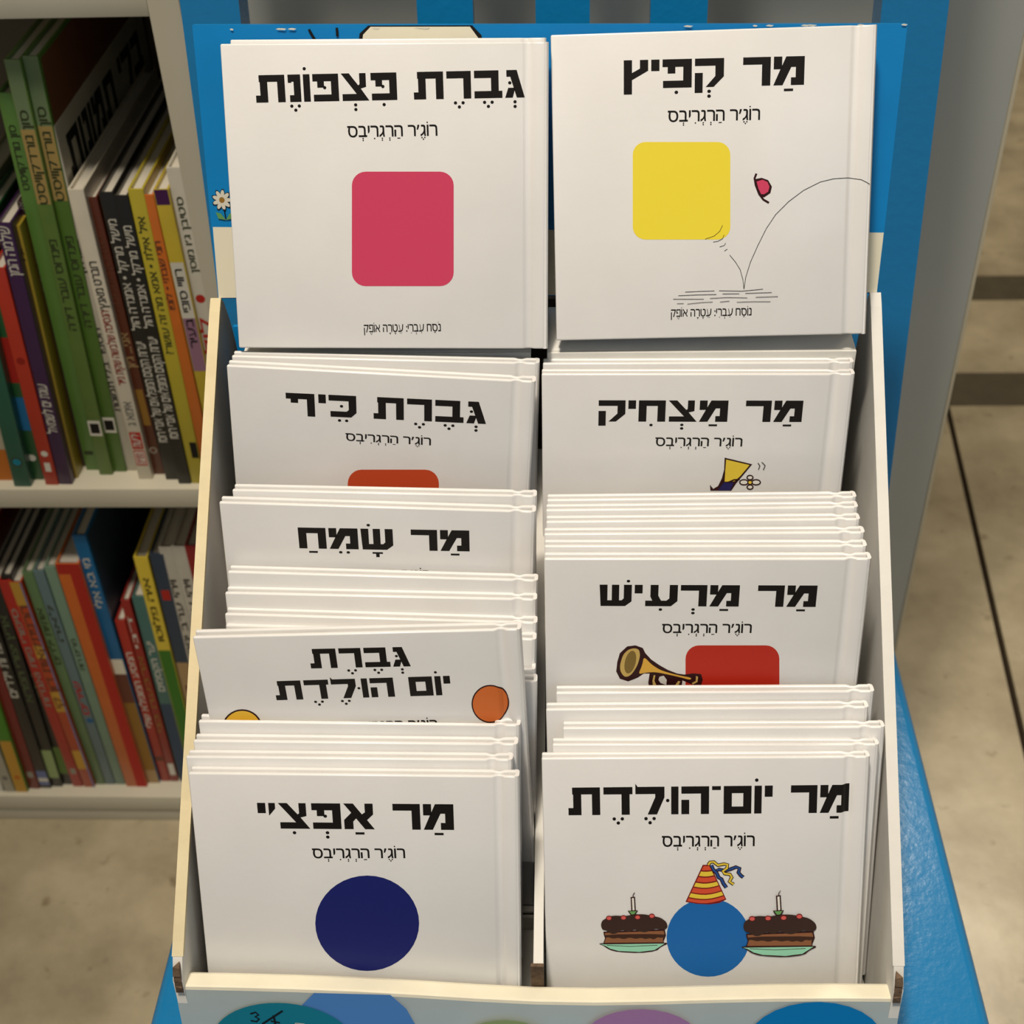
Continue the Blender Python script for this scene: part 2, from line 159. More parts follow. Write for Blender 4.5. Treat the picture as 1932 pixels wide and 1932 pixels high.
 ('f','red2',0,[(-6.47,63.4),(-3.88,62.85),(-1.29,62.49),(1.29,62.46),(3.87,62.82),(6.44,63.51),(9.01,64.4),(9.61,63),(6.85,62.03),(4.08,61.27),(1.3,60.88),(-1.49,60.91),(-4.28,61.3),(-7.07,61.91)]),
 ('n','streamer_drawing',0,[]),
 ('s','kdk',1.76,[(3.28,79.81),(4.64,76.83),(6.73,77.72),(9.37,77.12),(11.47,77.72),(14.07,78.9),(15.66,78.31),(15.17,76.22),(16.26,74.72),(17.33,73.83)]),
 ('s','strm',0.9,[(3.28,79.81),(4.64,76.83),(6.73,77.72),(9.37,77.12),(11.47,77.72),(14.07,78.9),(15.66,78.31),(15.17,76.22),(16.26,74.72),(17.33,73.83)]),
 ('s','kdk',1.76,[(4.1,77.72),(5.71,75.93),(6.53,73.83),(7.86,72.93),(8.69,70.83),(10.04,68.73)]),
 ('s','strm',0.9,[(4.1,77.72),(5.71,75.93),(6.53,73.83),(7.86,72.93),(8.69,70.83),(10.04,68.73)]),
 ('s','kdk',1.65,[(1.97,79.93),(2.74,81.3),(4.31,81.48),(6.18,79.81),(8.79,80.4),(10.37,80.1),(10.14,78.31),(8.33,76.82),(9.14,75.63),(11.51,75.33),(12.33,73.83),(11.31,71.73),(13.18,70.35)]),
 ('s','ylw2',0.9,[(1.97,79.93),(2.74,81.3),(4.31,81.48),(6.18,79.81),(8.79,80.4),(10.37,80.1),(10.14,78.31),(8.33,76.82),(9.14,75.63),(11.51,75.33),(12.33,73.83),(11.31,71.73),(13.18,70.35)]),
 ('n','cake_drawing',0,[]),
 ('f','kdk',0,[(-45.86,40.35),(-44.71,40.53),(-38.09,40.68),(-22.42,40.88),(-16.09,40.82),(-15.64,40.48),(-16.11,40),(-17.76,39.13),(-18.88,38.31),(-20.08,37.09),(-22.21,36.36),(-26.44,35.73),(-30.23,35.61),(-35.67,35.94),(-38.64,36.32),(-40.75,36.94),(-42.17,37.67),(-43.68,38.88),(-44.72,39.56),(-45.86,40.08)]),
 ('f','mint',0,[(-45.34,39.97),(-42.64,39.98),(-16.81,40.46),(-19.48,38.48),(-21.36,37.11),(-28.1,36.1),(-37.27,36.58),(-41.04,37.69),(-43.46,39.3)]),
 ('s','kdk',0.3,[(-42.65,39.48),(-32.4,38.95),(-20.03,39.59)]),
 ('f','kdk',0,[(-44.1,46.47),(-16.84,47.74),(-16.29,44.66),(-17.35,41.58),(-17.07,40.46),(-44.26,40.29),(-43.43,43.08),(-43.95,44.93)]),
 ('f','tan',0,[(-43.57,45.85),(-17.37,47),(-16.94,45.28),(-17.62,43.12),(-17.61,41.08),(-43.72,40.78),(-43.05,43.08)]),
 ('f','kbr',0,[(-37.74,45.18),(-22.91,45.34),(-17.01,45.1),(-16.8,44.34),(-17.09,43.88),(-18.05,43.47),(-18.78,43.4),(-19.68,43.64),(-20.39,43.46),(-21.29,42.77),(-22.06,42.67),(-23.11,43.12),(-23.94,43.16),(-24.99,42.81),(-25.82,42.84),(-26.87,43.25),(-27.82,43.27),(-29.17,42.93),(-30.3,42.95),(-31.8,43.36),(-32.99,43.34),(-34.49,42.85),(-35.62,42.82),(-36.97,43.23),(-37.98,43.28),(-39.19,43.01),(-40.19,43.07),(-41.55,43.52),(-42.34,43.6),(-43.01,43.36),(-43.33,43.67),(-43.51,44.71)]),
 ('f','choc',0,[(-45.14,50.09),(-44.83,51.47),(-44.23,52.34),(-43.02,53.2),(-41.96,53.81),(-40.45,54.5),(-38.68,54.7),(-35.69,54.53),(-33.57,54.67),(-31.17,55.18),(-29.29,55.39),(-26.89,55.39),(-25.01,55.19),(-22.62,54.68),(-20.97,54.27),(-19.18,53.76),(-17.94,53.09),(-16.59,51.89),(-15.94,50.88),(-15.63,49.51),(-15.8,48.63),(-16.55,47.77),(-17.37,47.53),(-18.72,47.77),(-19.66,47.9),(-20.71,48),(-21.6,47.84),(-22.79,47.32),(-23.74,46.91),(-24.94,46.39),(-25.94,46.26),(-27.29,46.43),(-28.36,46.79),(-29.71,47.55),(-30.83,47.48),(-32.33,46.55),(-33.57,46.49),(-35.23,47.28),(-36.41,47.14),(-37.77,46),(-38.77,45.49),(-39.98,45.31),(-40.93,45.65),(-42.12,46.68),(-43.01,47.16),(-44.06,47.33),(-44.65,47.87),(-45.09,49.07)]),
 ('f','kred',0,[(-40.28,53.35),(-40.39,53),(-40.54,52.77),(-40.81,52.52),(-41.07,52.38),(-41.44,52.29),(-41.74,52.29),(-42.11,52.38),(-42.37,52.52),(-42.64,52.77),(-42.79,53),(-42.89,53.34),(-42.88,53.61),(-42.78,53.96),(-42.63,54.19),(-42.36,54.44),(-42.1,54.58),(-41.72,54.67),(-41.43,54.67),(-41.05,54.58),(-40.8,54.44),(-40.53,54.19),(-40.38,53.96),(-40.28,53.62)]),
 ('f','chry',0,[(-40.6,53.26),(-40.67,53.02),(-40.79,52.86),(-41,52.68),(-41.19,52.59),(-41.48,52.53),(-41.7,52.52),(-41.99,52.59),(-42.18,52.68),(-42.39,52.86),(-42.5,53.02),(-42.57,53.26),(-42.57,53.45),(-42.49,53.69),(-42.38,53.85),(-42.17,54.03),(-41.98,54.13),(-41.69,54.19),(-41.47,54.19),(-41.18,54.13),(-40.99,54.03),(-40.78,53.86),(-40.67,53.69),(-40.6,53.45)]),
 ('f','kred',0,[(-33.85,53.6),(-33.96,53.25),(-34.1,53.02),(-34.38,52.77),(-34.64,52.63),(-35.01,52.54),(-35.31,52.54),(-35.68,52.63),(-35.93,52.77),(-36.21,53.02),(-36.35,53.25),(-36.45,53.59),(-36.45,53.86),(-36.35,54.21),(-36.2,54.44),(-35.93,54.69),(-35.67,54.83),(-35.3,54.92),(-35,54.92),(-34.63,54.83),(-34.37,54.69),(-34.1,54.44),(-33.95,54.21),(-33.85,53.87)]),
 ('f','chry',0,[(-34.17,53.51),(-34.24,53.27),(-34.36,53.11),(-34.57,52.94),(-34.76,52.84),(-35.05,52.78),(-35.27,52.78),(-35.55,52.84),(-35.75,52.93),(-35.96,53.11),(-36.07,53.27),(-36.14,53.51),(-36.14,53.7),(-36.06,53.94),(-35.95,54.1),(-35.74,54.28),(-35.55,54.38),(-35.26,54.44),(-35.04,54.44),(-34.75,54.38),(-34.56,54.28),(-34.35,54.11),(-34.24,53.94),(-34.17,53.7)]),
 ('f','kred',0,[(-27.59,53.85),(-27.69,53.5),(-27.84,53.27),(-28.12,53.02),(-28.37,52.88),(-28.75,52.79),(-29.04,52.79),(-29.41,52.88),(-29.67,53.02),(-29.94,53.27),(-30.09,53.5),(-30.19,53.84),(-30.19,54.11),(-30.09,54.46),(-29.94,54.69),(-29.67,54.94),(-29.41,55.08),(-29.04,55.17),(-28.74,55.17),(-28.37,55.08),(-28.12,54.94),(-27.84,54.69),(-27.69,54.46),(-27.59,54.12)]),
 ('f','chry',0,[(-27.91,53.76),(-27.98,53.52),(-28.09,53.36),(-28.3,53.19),(-28.5,53.09),(-28.78,53.03),(-29,53.03),(-29.29,53.09),(-29.48,53.18),(-29.69,53.36),(-29.8,53.52),(-29.88,53.76),(-29.88,53.95),(-29.8,54.19),(-29.69,54.35),(-29.48,54.53),(-29.29,54.62),(-29,54.69),(-28.78,54.69),(-28.5,54.63),(-28.3,54.53),(-28.09,54.36),(-27.98,54.19),(-27.91,53.95)]),
 ('f','kred',0,[(-21.29,54.46),(-21.39,54.12),(-21.53,53.89),(-21.81,53.64),(-22.06,53.5),(-22.44,53.41),(-22.73,53.41),(-23.1,53.5),(-23.36,53.64),(-23.63,53.89),(-23.78,54.12),(-23.88,54.46),(-23.88,54.73),(-23.78,55.07),(-23.64,55.31),(-23.36,55.56),(-23.11,55.69),(-22.73,55.78),(-22.44,55.78),(-22.07,55.69),(-21.81,55.56),(-21.54,55.31),(-21.39,55.07),(-21.29,54.73)]),
 ('f','chry',0,[(-21.6,54.38),(-21.68,54.14),(-21.79,53.98),(-21.99,53.8),(-22.19,53.71),(-22.47,53.64),(-22.69,53.64),(-22.98,53.71),(-23.17,53.8),(-23.38,53.98),(-23.49,54.14),(-23.57,54.38),(-23.57,54.57),(-23.49,54.81),(-23.38,54.97),(-23.18,55.15),(-22.98,55.24),(-22.7,55.3),(-22.48,55.3),(-22.19,55.24),(-22,55.15),(-21.79,54.97),(-21.68,54.81),(-21.6,54.57)]),
 ('f','kdk',0,[(-33.27,57.22),(-28.73,57.4),(-29.96,55.2),(-31.83,54.96)]),
 ('f','grn',0,[(-32.63,56.91),(-29.37,57.03),(-30.33,55.51),(-31.56,55.32)]),
 ('f','kdk',0,[(-31.97,64.09),(-30.06,64.33),(-29.69,57.22),(-31.67,56.91)]),
 ('f','white',0,[(-31.44,63.6),(-30.54,63.72),(-30.22,57.52),(-31.13,57.4)]),
 ('s','kdk',0.3,[(-31.01,64.33),(-30.75,65.54),(-30.11,66.39)]),
 ('n','cake_drawing',0,[]),
 ('f','kdk',0,[(17.37,39),(18.62,39.19),(25.83,39.35),(42.9,39.58),(49.79,39.52),(50.29,39.14),(49.79,38.62),(48.02,37.66),(46.83,36.76),(45.56,35.43),(43.26,34.63),(38.68,33.93),(34.55,33.8),(28.61,34.17),(25.36,34.58),(23.04,35.26),(21.47,36.05),(19.79,37.38),(18.64,38.13),(17.38,38.7)]),
 ('f','mint',0,[(17.95,38.58),(20.88,38.59),(49.02,39.12),(46.17,36.94),(44.16,35.44),(36.86,34.34),(26.85,34.86),(22.71,36.08),(20.02,37.84)]),
 ('s','kdk',0.3,[(20.9,38.05),(32.07,37.46),(45.54,38.17)]),
 ('f','kdk',0,[(19.09,45.7),(48.74,47.09),(49.45,43.72),(48.39,40.34),(48.73,39.12),(19.11,38.93),(19.93,41.98),(19.3,44.01)]),
 ('f','tan',0,[(19.69,45.03),(48.19,46.28),(48.72,44.4),(48.04,42.03),(48.12,39.8),(19.69,39.47),(20.34,41.98)]),
 ('f','kbr',0,[(26.06,44.28),(42.21,44.46),(48.64,44.2),(48.9,43.37),(48.6,42.87),(47.57,42.41),(46.77,42.34),(45.78,42.6),(45.02,42.4),(44.06,41.65),(43.22,41.54),(42.06,42.03),(41.16,42.07),(40.02,41.69),(39.12,41.72),(37.96,42.17),(36.93,42.2),(35.47,41.82),(34.24,41.85),(32.59,42.3),(31.3,42.27),(29.67,41.73),(28.45,41.7),(26.96,42.15),(25.86,42.21),(24.56,41.91),(23.46,41.98),(21.97,42.47),(21.1,42.56),(20.38,42.29),(20.01,42.63),(19.79,43.77)]),
 ('f','choc',0,[(17.85,49.66),(18.14,51.17),(18.77,52.13),(20.05,53.07),(21.2,53.74),(22.81,54.49),(24.73,54.71),(28,54.53),(30.31,54.68),(32.9,55.24),(34.94,55.46),(37.55,55.46),(39.6,55.25),(42.23,54.69),(44.03,54.25),(46,53.69),(47.37,52.95),(48.88,51.64),(49.63,50.53),(50.01,49.03),(49.85,48.07),(49.06,47.13),(48.18,46.86),(46.7,47.12),(45.67,47.27),(44.52,47.38),(43.56,47.2),(42.27,46.63),(41.26,46.19),(39.97,45.62),(38.88,45.47),(37.4,45.65),(36.23,46.05),(34.74,46.88),(33.52,46.81),(31.91,45.78),(30.56,45.72),(28.74,46.59),(27.45,46.44),(26.01,45.19),(24.93,44.62),(23.62,44.43),(22.58,44.8),(21.24,45.93),(20.26,46.45),(19.11,46.64),(18.45,47.23),(17.93,48.55)]),
 ('f','kred',0,[(23.03,53.23),(22.93,52.85),(22.78,52.6),(22.48,52.32),(22.21,52.18),(21.8,52.07),(21.48,52.07),(21.07,52.17),(20.79,52.32),(20.48,52.6),(20.32,52.85),(20.2,53.23),(20.19,53.52),(20.29,53.9),(20.45,54.15),(20.74,54.43),(21.02,54.58),(21.42,54.68),(21.74,54.68),(22.15,54.58),(22.44,54.43),(22.74,54.16),(22.91,53.9),(23.03,53.52)]),
 ('f','chry',0,[(22.69,53.14),(22.62,52.88),(22.5,52.7),(22.28,52.5),(22.07,52.4),(21.76,52.33),(21.51,52.33),(21.2,52.4),(20.99,52.5),(20.76,52.7),(20.63,52.87),(20.54,53.14),(20.54,53.34),(20.61,53.61),(20.73,53.79),(20.96,53.98),(21.16,54.08),(21.47,54.15),(21.72,54.15),(22.03,54.08),(22.24,53.98),(22.47,53.79),(22.6,53.61),(22.69,53.35)]),
 ('f','kred',0,[(30.03,53.5),(29.93,53.13),(29.77,52.87),(29.48,52.6),(29.21,52.45),(28.8,52.35),(28.48,52.35),(28.07,52.45),(27.79,52.6),(27.48,52.87),(27.31,53.13),(27.2,53.5),(27.19,53.8),(27.29,54.17),(27.44,54.43),(27.73,54.7),(28.01,54.85),(28.41,54.95),(28.73,54.95),(29.14,54.85),(29.43,54.7),(29.73,54.43),(29.9,54.17),(30.02,53.8)]),
 ('f','chry',0,[(29.69,53.41),(29.61,53.15),(29.49,52.97),(29.27,52.78),(29.06,52.68),(28.76,52.61),(28.51,52.61),(28.2,52.68),(27.99,52.78),(27.75,52.97),(27.63,53.15),(27.54,53.41),(27.53,53.62),(27.61,53.88),(27.73,54.06),(27.95,54.25),(28.16,54.36),(28.47,54.43),(28.71,54.43),(29.02,54.36),(29.23,54.25),(29.47,54.06),(29.59,53.88),(29.68,53.62)]),
 ('f','kred',0,[(36.83,53.78),(36.74,53.4),(36.58,53.15),(36.29,52.87),(36.02,52.72),(35.62,52.62),(35.29,52.62),(34.88,52.72),(34.6,52.87),(34.3,53.15),(34.13,53.4),(34.01,53.78),(34,54.07),(34.1,54.44),(34.25,54.7),(34.54,54.97),(34.82,55.12),(35.22,55.22),(35.54,55.22),(35.95,55.12),(36.23,54.98),(36.54,54.7),(36.71,54.45),(36.83,54.07)]),
 ('f','chry',0,[(36.5,53.69),(36.42,53.43),(36.31,53.25),(36.09,53.05),(35.88,52.95),(35.57,52.88),(35.33,52.88),(35.01,52.95),(34.8,53.05),(34.57,53.24),(34.44,53.42),(34.35,53.69),(34.34,53.89),(34.42,54.15),(34.54,54.33),(34.76,54.53),(34.97,54.63),(35.27,54.7),(35.52,54.7),(35.83,54.63),(36.04,54.53),(36.27,54.33),(36.4,54.16),(36.49,53.89)]),
 ('f','kred',0,[(43.68,54.45),(43.58,54.08),(43.43,53.82),(43.14,53.55),(42.87,53.4),(42.47,53.3),(42.15,53.3),(41.74,53.4),(41.45,53.55),(41.15,53.82),(40.98,54.08),(40.86,54.45),(40.85,54.74),(40.95,55.12),(41.1,55.37),(41.39,55.65),(41.66,55.8),(42.06,55.9),(42.38,55.9),(42.79,55.8),(43.07,55.65),(43.38,55.38),(43.55,55.12),(43.67,54.75)]),
 ('f','chry',0,[(43.34,54.36),(43.27,54.1),(43.15,53.92),(42.93,53.73),(42.73,53.63),(42.42,53.56),(42.18,53.56),(41.86,53.63),(41.65,53.73),(41.42,53.92),(41.29,54.1),(41.2,54.36),(41.19,54.57),(41.27,54.83),(41.38,55.01),(41.6,55.2),(41.81,55.3),(42.12,55.37),(42.36,55.37),(42.67,55.3),(42.89,55.2),(43.12,55.01),(43.25,54.83),(43.34,54.57)]),
 ('f','kdk',0,[(30.55,57.46),(35.48,57.67),(34.22,55.26),(32.18,54.99)]),
 ('f','grn',0,[(31.25,57.13),(34.8,57.27),(33.8,55.6),(32.46,55.39)]),
 ('f','kdk',0,[(31.74,64.98),(33.82,65.25),(34.44,57.47),(32.3,57.13)]),
 ('f','white',0,[(32.33,64.45),(33.32,64.58),(33.85,57.8),(32.87,57.67)]),
 ('s','kdk',0.3,[(32.78,65.25),(33.03,66.57),(33.7,67.5)]),
],
}
LINES = [
('L1','t','gvrt_ppzvnt',(-55.69, 107.25),(59.89, 108.92),(-53.67, 118.41)),
('R1','t','mr_kpyz',(-38.61, 108.37),(39.2, 107.86),(-38.53, 120.16)),
('L2','t','gvrt_kyf',(-43.7, 108.44),(48.2, 109.01),(-43.18, 119.56)),
('R2','t','mr_mchyk',(-44.16, 107.97),(48.13, 107.85),(-44.31, 118.66)),
('L3','t','mr_smh',(-35.69, 109.02),(40.83, 110.12),(-34.99, 119.89)),
('L4g','t','gvrt',(-21.2, 114.06),(21.87, 113.99),(-19.23, 124.0)),
('L4g','t','yom',(-38.55, 97.47),(38.18, 98.31),(-36.2, 107.42)),
('R3','t','mr_mras',(-46.09, 108.03),(47.93, 107.66),(-46.17, 118.81)),
('L5','t','mr_apchy',(-41.6, 105.01),(42.04, 105.47),(-40.72, 117.51)),
('R4','t','mr_yom',(-58.78, 104.29),(61.96, 105.18),(-58.13, 117.57)),
('L1','a','auth',(-16.76, 92.7),(22.24, 93.24),(-16.58, 97.37)),
('R1','a','auth',(-19.51, 94.15),(20.55, 93.91),(-19.51, 98.8)),
('L2','a','auth',(-16.82, 96.55),(22.93, 96.44),(-16.73, 100.44)),
('R2','a','auth',(-17.83, 95.52),(22.09, 95.35),(-17.98, 99.9)),
('R3','a','auth',(-18.37, 94.11),(20.98, 94.22),(-18.5, 98.8)),
('L5','a','auth',(-19.38, 90.58),(20.72, 91.23),(-19.1, 95.36)),
('R4','a','auth',(-18.27, 88.94),(21.96, 89.12),(-18.29, 94.12)),
('L3','a','auth',(-16.59, 93.82),(22.99, 94.44),(-16.35, 98.7)),
('L4g','a','auth',(-8.38, 79.74),(30.67, 79.94),(-7.81, 84.74)),
('L1','a','heb1',(-12.64, 7.37),(22.08, 7.94),(-12.52, 10.75)),
('R1','a','heb2',(-17.94, 9.58),(18.32, 9.49),(-17.95, 12.91)),
]
SPINES = {
'u01':(-0.4422,0.8054,0.0157,0.2185,5.65),
'u02':(-0.4236,0.7975,0.0135,0.1984,3.71),
'u03':(-0.4135,0.8059,0.0107,0.2134,3.25),
'u04':(-0.4000,0.7994,0.0106,0.1870,2.62),
'u05':(-0.3896,0.8000,0.0106,0.2200,2.86),
'u06':(-0.3807,0.8077,0.0037,0.2138,2.90),
'u07':(-0.3807,0.8223,0.0062,0.2237,2.60),
'u08':(-0.3736,0.8176,0.0103,0.3007,2.30),
'u09':(-0.3617,0.8116,0.0107,0.3243,2.28),
'u10':(-0.3520,0.8155,0.0107,0.3249,2.37),
'u11':(-0.3416,0.8168,0.0091,0.2784,0.59),
'u12':(-0.3299,0.8062,0.0110,0.2398,0.50),
'u13':(-0.3199,0.8121,0.0090,0.2308,-0.13),
'u14':(-0.3089,0.8055,0.0102,0.2377,0.34),
'u15':(-0.2980,0.8003,0.0101,0.2379,0.39),
'u16':(-0.2880,0.8009,0.0106,0.2420,0.40),
'u17':(-0.2772,0.8015,0.0089,0.2375,-0.38),
'u18':(-0.2678,0.8015,0.0105,0.2411,-0.52),
'u19':(-0.2584,0.8053,0.0102,0.2545,-0.35),
'l01':(-0.5479,0.7993,0.0171,0.2357,4.61),
'l02':(-0.5301,0.7989,0.0100,0.1984,0.83),
'l03':(-0.5200,0.7990,0.0120,0.2111,2.49),
'l04':(-0.5091,0.8028,0.0111,0.2733,2.44),
'l05':(-0.4982,0.8035,0.0111,0.2491,1.74),
'l06':(-0.4877,0.8055,0.0106,0.2592,2.27),
'l07':(-0.4779,0.8081,0.0091,0.2657,2.66),
'l08':(-0.4676,0.8057,0.0100,0.2612,-0.11),
'l09':(-0.4569,0.8052,0.0105,0.2599,-0.48),
'l10':(-0.4467,0.8084,0.0095,0.2686,-0.12),
'l11':(-0.4372,0.8085,0.0095,0.2697,-0.14),
'l12':(-0.4276,0.8086,0.0095,0.2743,0.01),
'l13':(-0.4170,0.8062,0.0200,0.2793,0.10),
'l14':(-0.3975,0.8108,0.0115,0.3057,-0.02),
'l15':(-0.3859,0.8128,0.0090,0.2095,0.37),
'l16':(-0.3769,0.8128,0.0080,0.2327,0.55),
'l17':(-0.3678,0.8129,0.0110,0.2369,0.82),
'l18':(-0.3568,0.8130,0.0120,0.2807,0.58),
'l19':(-0.3448,0.8131,0.0120,0.2840,0.90),
'l20':(-0.3323,0.8133,0.0115,0.2906,0.11),
'l21':(-0.3203,0.8134,0.0115,0.2911,-0.13),
'l22':(-0.3083,0.8135,0.0105,0.2916,-0.45),
}# ------------------------------------------------------------------ materials
def lin(c): return tuple(((x/255)/12.92 if x/255 <= .04045 else ((x/255+.055)/1.055)**2.4) for x in c)
MATS = {}
def mat(name, rgb, rough=.5, spec=.5, noise=0, nscale=30, bump=0, bscale=200, coat=0, metal=0, rgb2=None):
    if name in MATS: return MATS[name]
    m = bpy.data.materials.new(name); m.use_nodes = True; nt = m.node_tree; N = nt.nodes; b = N['Principled BSDF']
    c = lin(rgb)+(1,); b.inputs['Base Color'].default_value = c; b.inputs['Roughness'].default_value = rough
    b.inputs['Specular IOR Level'].default_value = spec; b.inputs['Coat Weight'].default_value = coat; b.inputs['Coat Roughness'].default_value = .12
    b.inputs['Metallic'].default_value = metal
    tc = N.new('ShaderNodeTexCoord')
    if noise:
        n = N.new('ShaderNodeTexNoise'); n.inputs['Scale'].default_value = nscale; n.inputs['Detail'].default_value = 6
        nt.links.new(tc.outputs['Object'], n.inputs['Vector'])
        r = N.new('ShaderNodeValToRGB'); r.color_ramp.elements[0].position = .32; r.color_ramp.elements[1].position = .68
        c2 = lin(rgb2)+(1,) if rgb2 else tuple(x*(1-noise) for x in c[:3])+(1,)
        r.color_ramp.elements[0].color = c2; r.color_ramp.elements[1].color = c
        nt.links.new(n.outputs['Fac'], r.inputs['Fac']); nt.links.new(r.outputs['Color'], b.inputs['Base Color'])
    if bump:
        n2 = N.new('ShaderNodeTexNoise'); n2.inputs['Scale'].default_value = bscale; n2.inputs['Detail'].default_value = 3
        nt.links.new(tc.outputs['Object'], n2.inputs['Vector'])
        bp = N.new('ShaderNodeBump'); bp.inputs['Strength'].default_value = bump; bp.inputs['Distance'].default_value = .0005
        nt.links.new(n2.outputs['Fac'], bp.inputs['Height']); nt.links.new(bp.outputs['Normal'], b.inputs['Normal'])
    MATS[name] = m; return m
INK = dict(k=(22,18,16), kdk=(48,14,16), pink=(203,66,98), yellow=(236,216,62), orange=(196,74,38), ylw2=(232,202,66), ylw3=(236,190,62),
 navy=(38,34,92), navy2=(24,32,104), white=(232,230,222), red=(186,46,30), gold=(200,170,96), gold2=(222,172,70), olive=(128,104,52),
 paper=(214,210,202), orng2=(214,112,52), blue=(28,104,178), kred=(120,26,28), red2=(214,82,52), strm=(38,80,150), mint=(150,214,184),
 tan=(140,92,62), kbr=(62,38,28), choc=(58,40,34), chry=(214,96,90), grn=(104,160,92), teal=(22,128,150), cyan=(0,130,200), cream=(232,226,204),
 lilac=(176,128,176), lime=(186,192,80), sky=(84,140,208), leaf=(96,150,92), strgrey=(122,118,112))
def ink(k): return mat('ink_'+k, INK[k], .45, .25)
WHITE = mat('laminated_white_cover', (232,231,230), .34, .5, noise=.05, nscale=26, bump=.10, bscale=420, coat=.25)
PAGE = mat('white_page_block', (212,206,192), .8, .2, bump=.3, bscale=900)
CARD = mat('white_cardboard', (226,224,218), .62, .3, noise=.07, nscale=40, bump=.25, bscale=160)
CARDC = mat('cream_cardboard_edge', (228,214,176), .75, .2, noise=.10, nscale=60, bump=.35, bscale=260)
CARDI = mat('ivory_board_fold', (236,230,208), .7, .2, noise=.06, nscale=60, bump=.3, bscale=260)
CARDK = mat('torn_brown_board', (118,98,80), .9, .1, noise=.4, nscale=300, bump=.6, bscale=500)
CARDG = mat('pale_grey_print', (192,202,200), .35, .5, noise=.05, nscale=30, bump=.15, bscale=150, coat=.3)
BLUEP = mat('glossy_blue_print', (0,128,198), .40, .4, noise=.06, nscale=40, bump=.15, bscale=120, coat=.15)
CREAMP = mat('cream_print', (216,206,178), .4, .4, noise=.06, nscale=50)
CHAIR = mat('glossy_blue_paint', (14,118,176), .27, .5, bump=.5, bscale=190, coat=.5)
CASE = mat('white_laminate', (206,200,180), .5, .4, noise=.05, nscale=14)
CASEB = mat('bookcase_back_board', (120,112,96), .7, .3)
GREY = mat('grey_laminate', (190,193,188), .38, .4, noise=.08, nscale=5, bump=.05, bscale=60)
EDGE = mat('pale_edge_band', (214,204,178), .5, .4)
def floor_mat():
    m = mat('mottled_beige_concrete', (178,162,128), .30, .6, bump=.5, bscale=28)
    nt = m.node_tree; N = nt.nodes; b = N['Principled BSDF']; tc = N.new('ShaderNodeTexCoord')
    n = N.new('ShaderNodeTexNoise'); n.inputs['Scale'].default_value = 9; n.inputs['Detail'].default_value = 10; n.inputs['Roughness'].default_value = .62
    n2 = N.new('ShaderNodeTexNoise'); n2.inputs['Scale'].default_value = 46; n2.inputs['Detail'].default_value = 8
    mp = N.new('ShaderNodeMapping')
    nt.links.new(tc.outputs['Object'], mp.inputs['Vector']); nt.links.new(mp.outputs['Vector'], n.inputs['Vector']); nt.links.new(mp.outputs['Vector'], n2.inputs['Vector'])
    r = N.new('ShaderNodeValToRGB'); e = r.color_ramp.elements
    e[0].position = .30; e[0].color = lin((148,136,112))+(1,); e[1].position = .72; e[1].color = lin((200,188,160))+(1,)
    x = e.new(.5); x.color = lin((175,163,136))+(1,)
    nt.links.new(n.outputs['Fac'], r.inputs['Fac'])
    r2 = N.new('ShaderNodeValToRGB'); f = r2.color_ramp.elements
    f[0].position = .24; f[0].color = (.42,.36,.28,1); f[1].position = .37; f[1].color = (1,1,1,1)
    nt.links.new(n2.outputs['Fac'], r2.inputs['Fac'])
    mx = N.new('ShaderNodeMix'); mx.data_type = 'RGBA'; mx.blend_type = 'MULTIPLY'; mx.inputs['Factor'].default_value = .75
    nt.links.new(r.outputs['Color'], mx.inputs['A']); nt.links.new(r2.outputs['Color'], mx.inputs['B']); nt.links.new(mx.outputs['Result'], b.inputs['Base Color'])
    return m
FLOOR = floor_mat()
BAND = mat('dark_floor_strip', (84,76,58), .5, .4, noise=.25, nscale=40, bump=.4, bscale=60)
JOINT = mat('dark_joint_filler', (44,34,22), .85, .2, bump=.8, bscale=120)
# ------------------------------------------------------------------ mesh helpers
def clipx(pts, x, keep_left):
    out = []; n = len(pts)
    for i in range(n):
        a, b = pts[i], pts[(i+1) % n]; ia = (a[0] <= x) == keep_left or a[0] == x; ib = (b[0] <= x) == keep_left or b[0] == x
        if ia: out.append(a)
        if ia != ib and a[0] != b[0]:
            t = (x-a[0])/(b[0]-a[0]); out.append((x, a[1]+t*(b[1]-a[1])))
    return out
GROOVE = (.0584, .0594, .0603, .0618, .0628, .0638, .0690)
def mesh(name, verts, faces, m, parent=None, smooth=False, mi=None):
    me = bpy.data.meshes.new(name); me.from_pydata([tuple(v) for v in verts], [], faces)
    for x in (m if isinstance(m, (list, tuple)) else [m]): me.materials.append(x)
    if mi: me.polygons.foreach_set('material_index', mi)
    if smooth: me.polygons.foreach_set('use_smooth', [True]*len(me.polygons))
    me.update(); o = bpy.data.objects.new(name, me); C.objects.link(o)
    if parent: o.parent = parent
    return o
def bobj(name, bm, m, parent=None, smooth=False):
    me = bpy.data.meshes.new(name); bmesh.ops.recalc_face_normals(bm, faces=bm.faces[:]); bm.to_mesh(me); bm.free()
    for x in (m if isinstance(m, (list, tuple)) else [m]): me.materials.append(x)
    if smooth:
        me.polygons.foreach_set('use_smooth', [True]*len(me.polygons)); me.set_sharp_from_angle(angle=math.radians(40))
    o = bpy.data.objects.new(name, me); C.objects.link(o)
    if parent: o.parent = parent
    return o
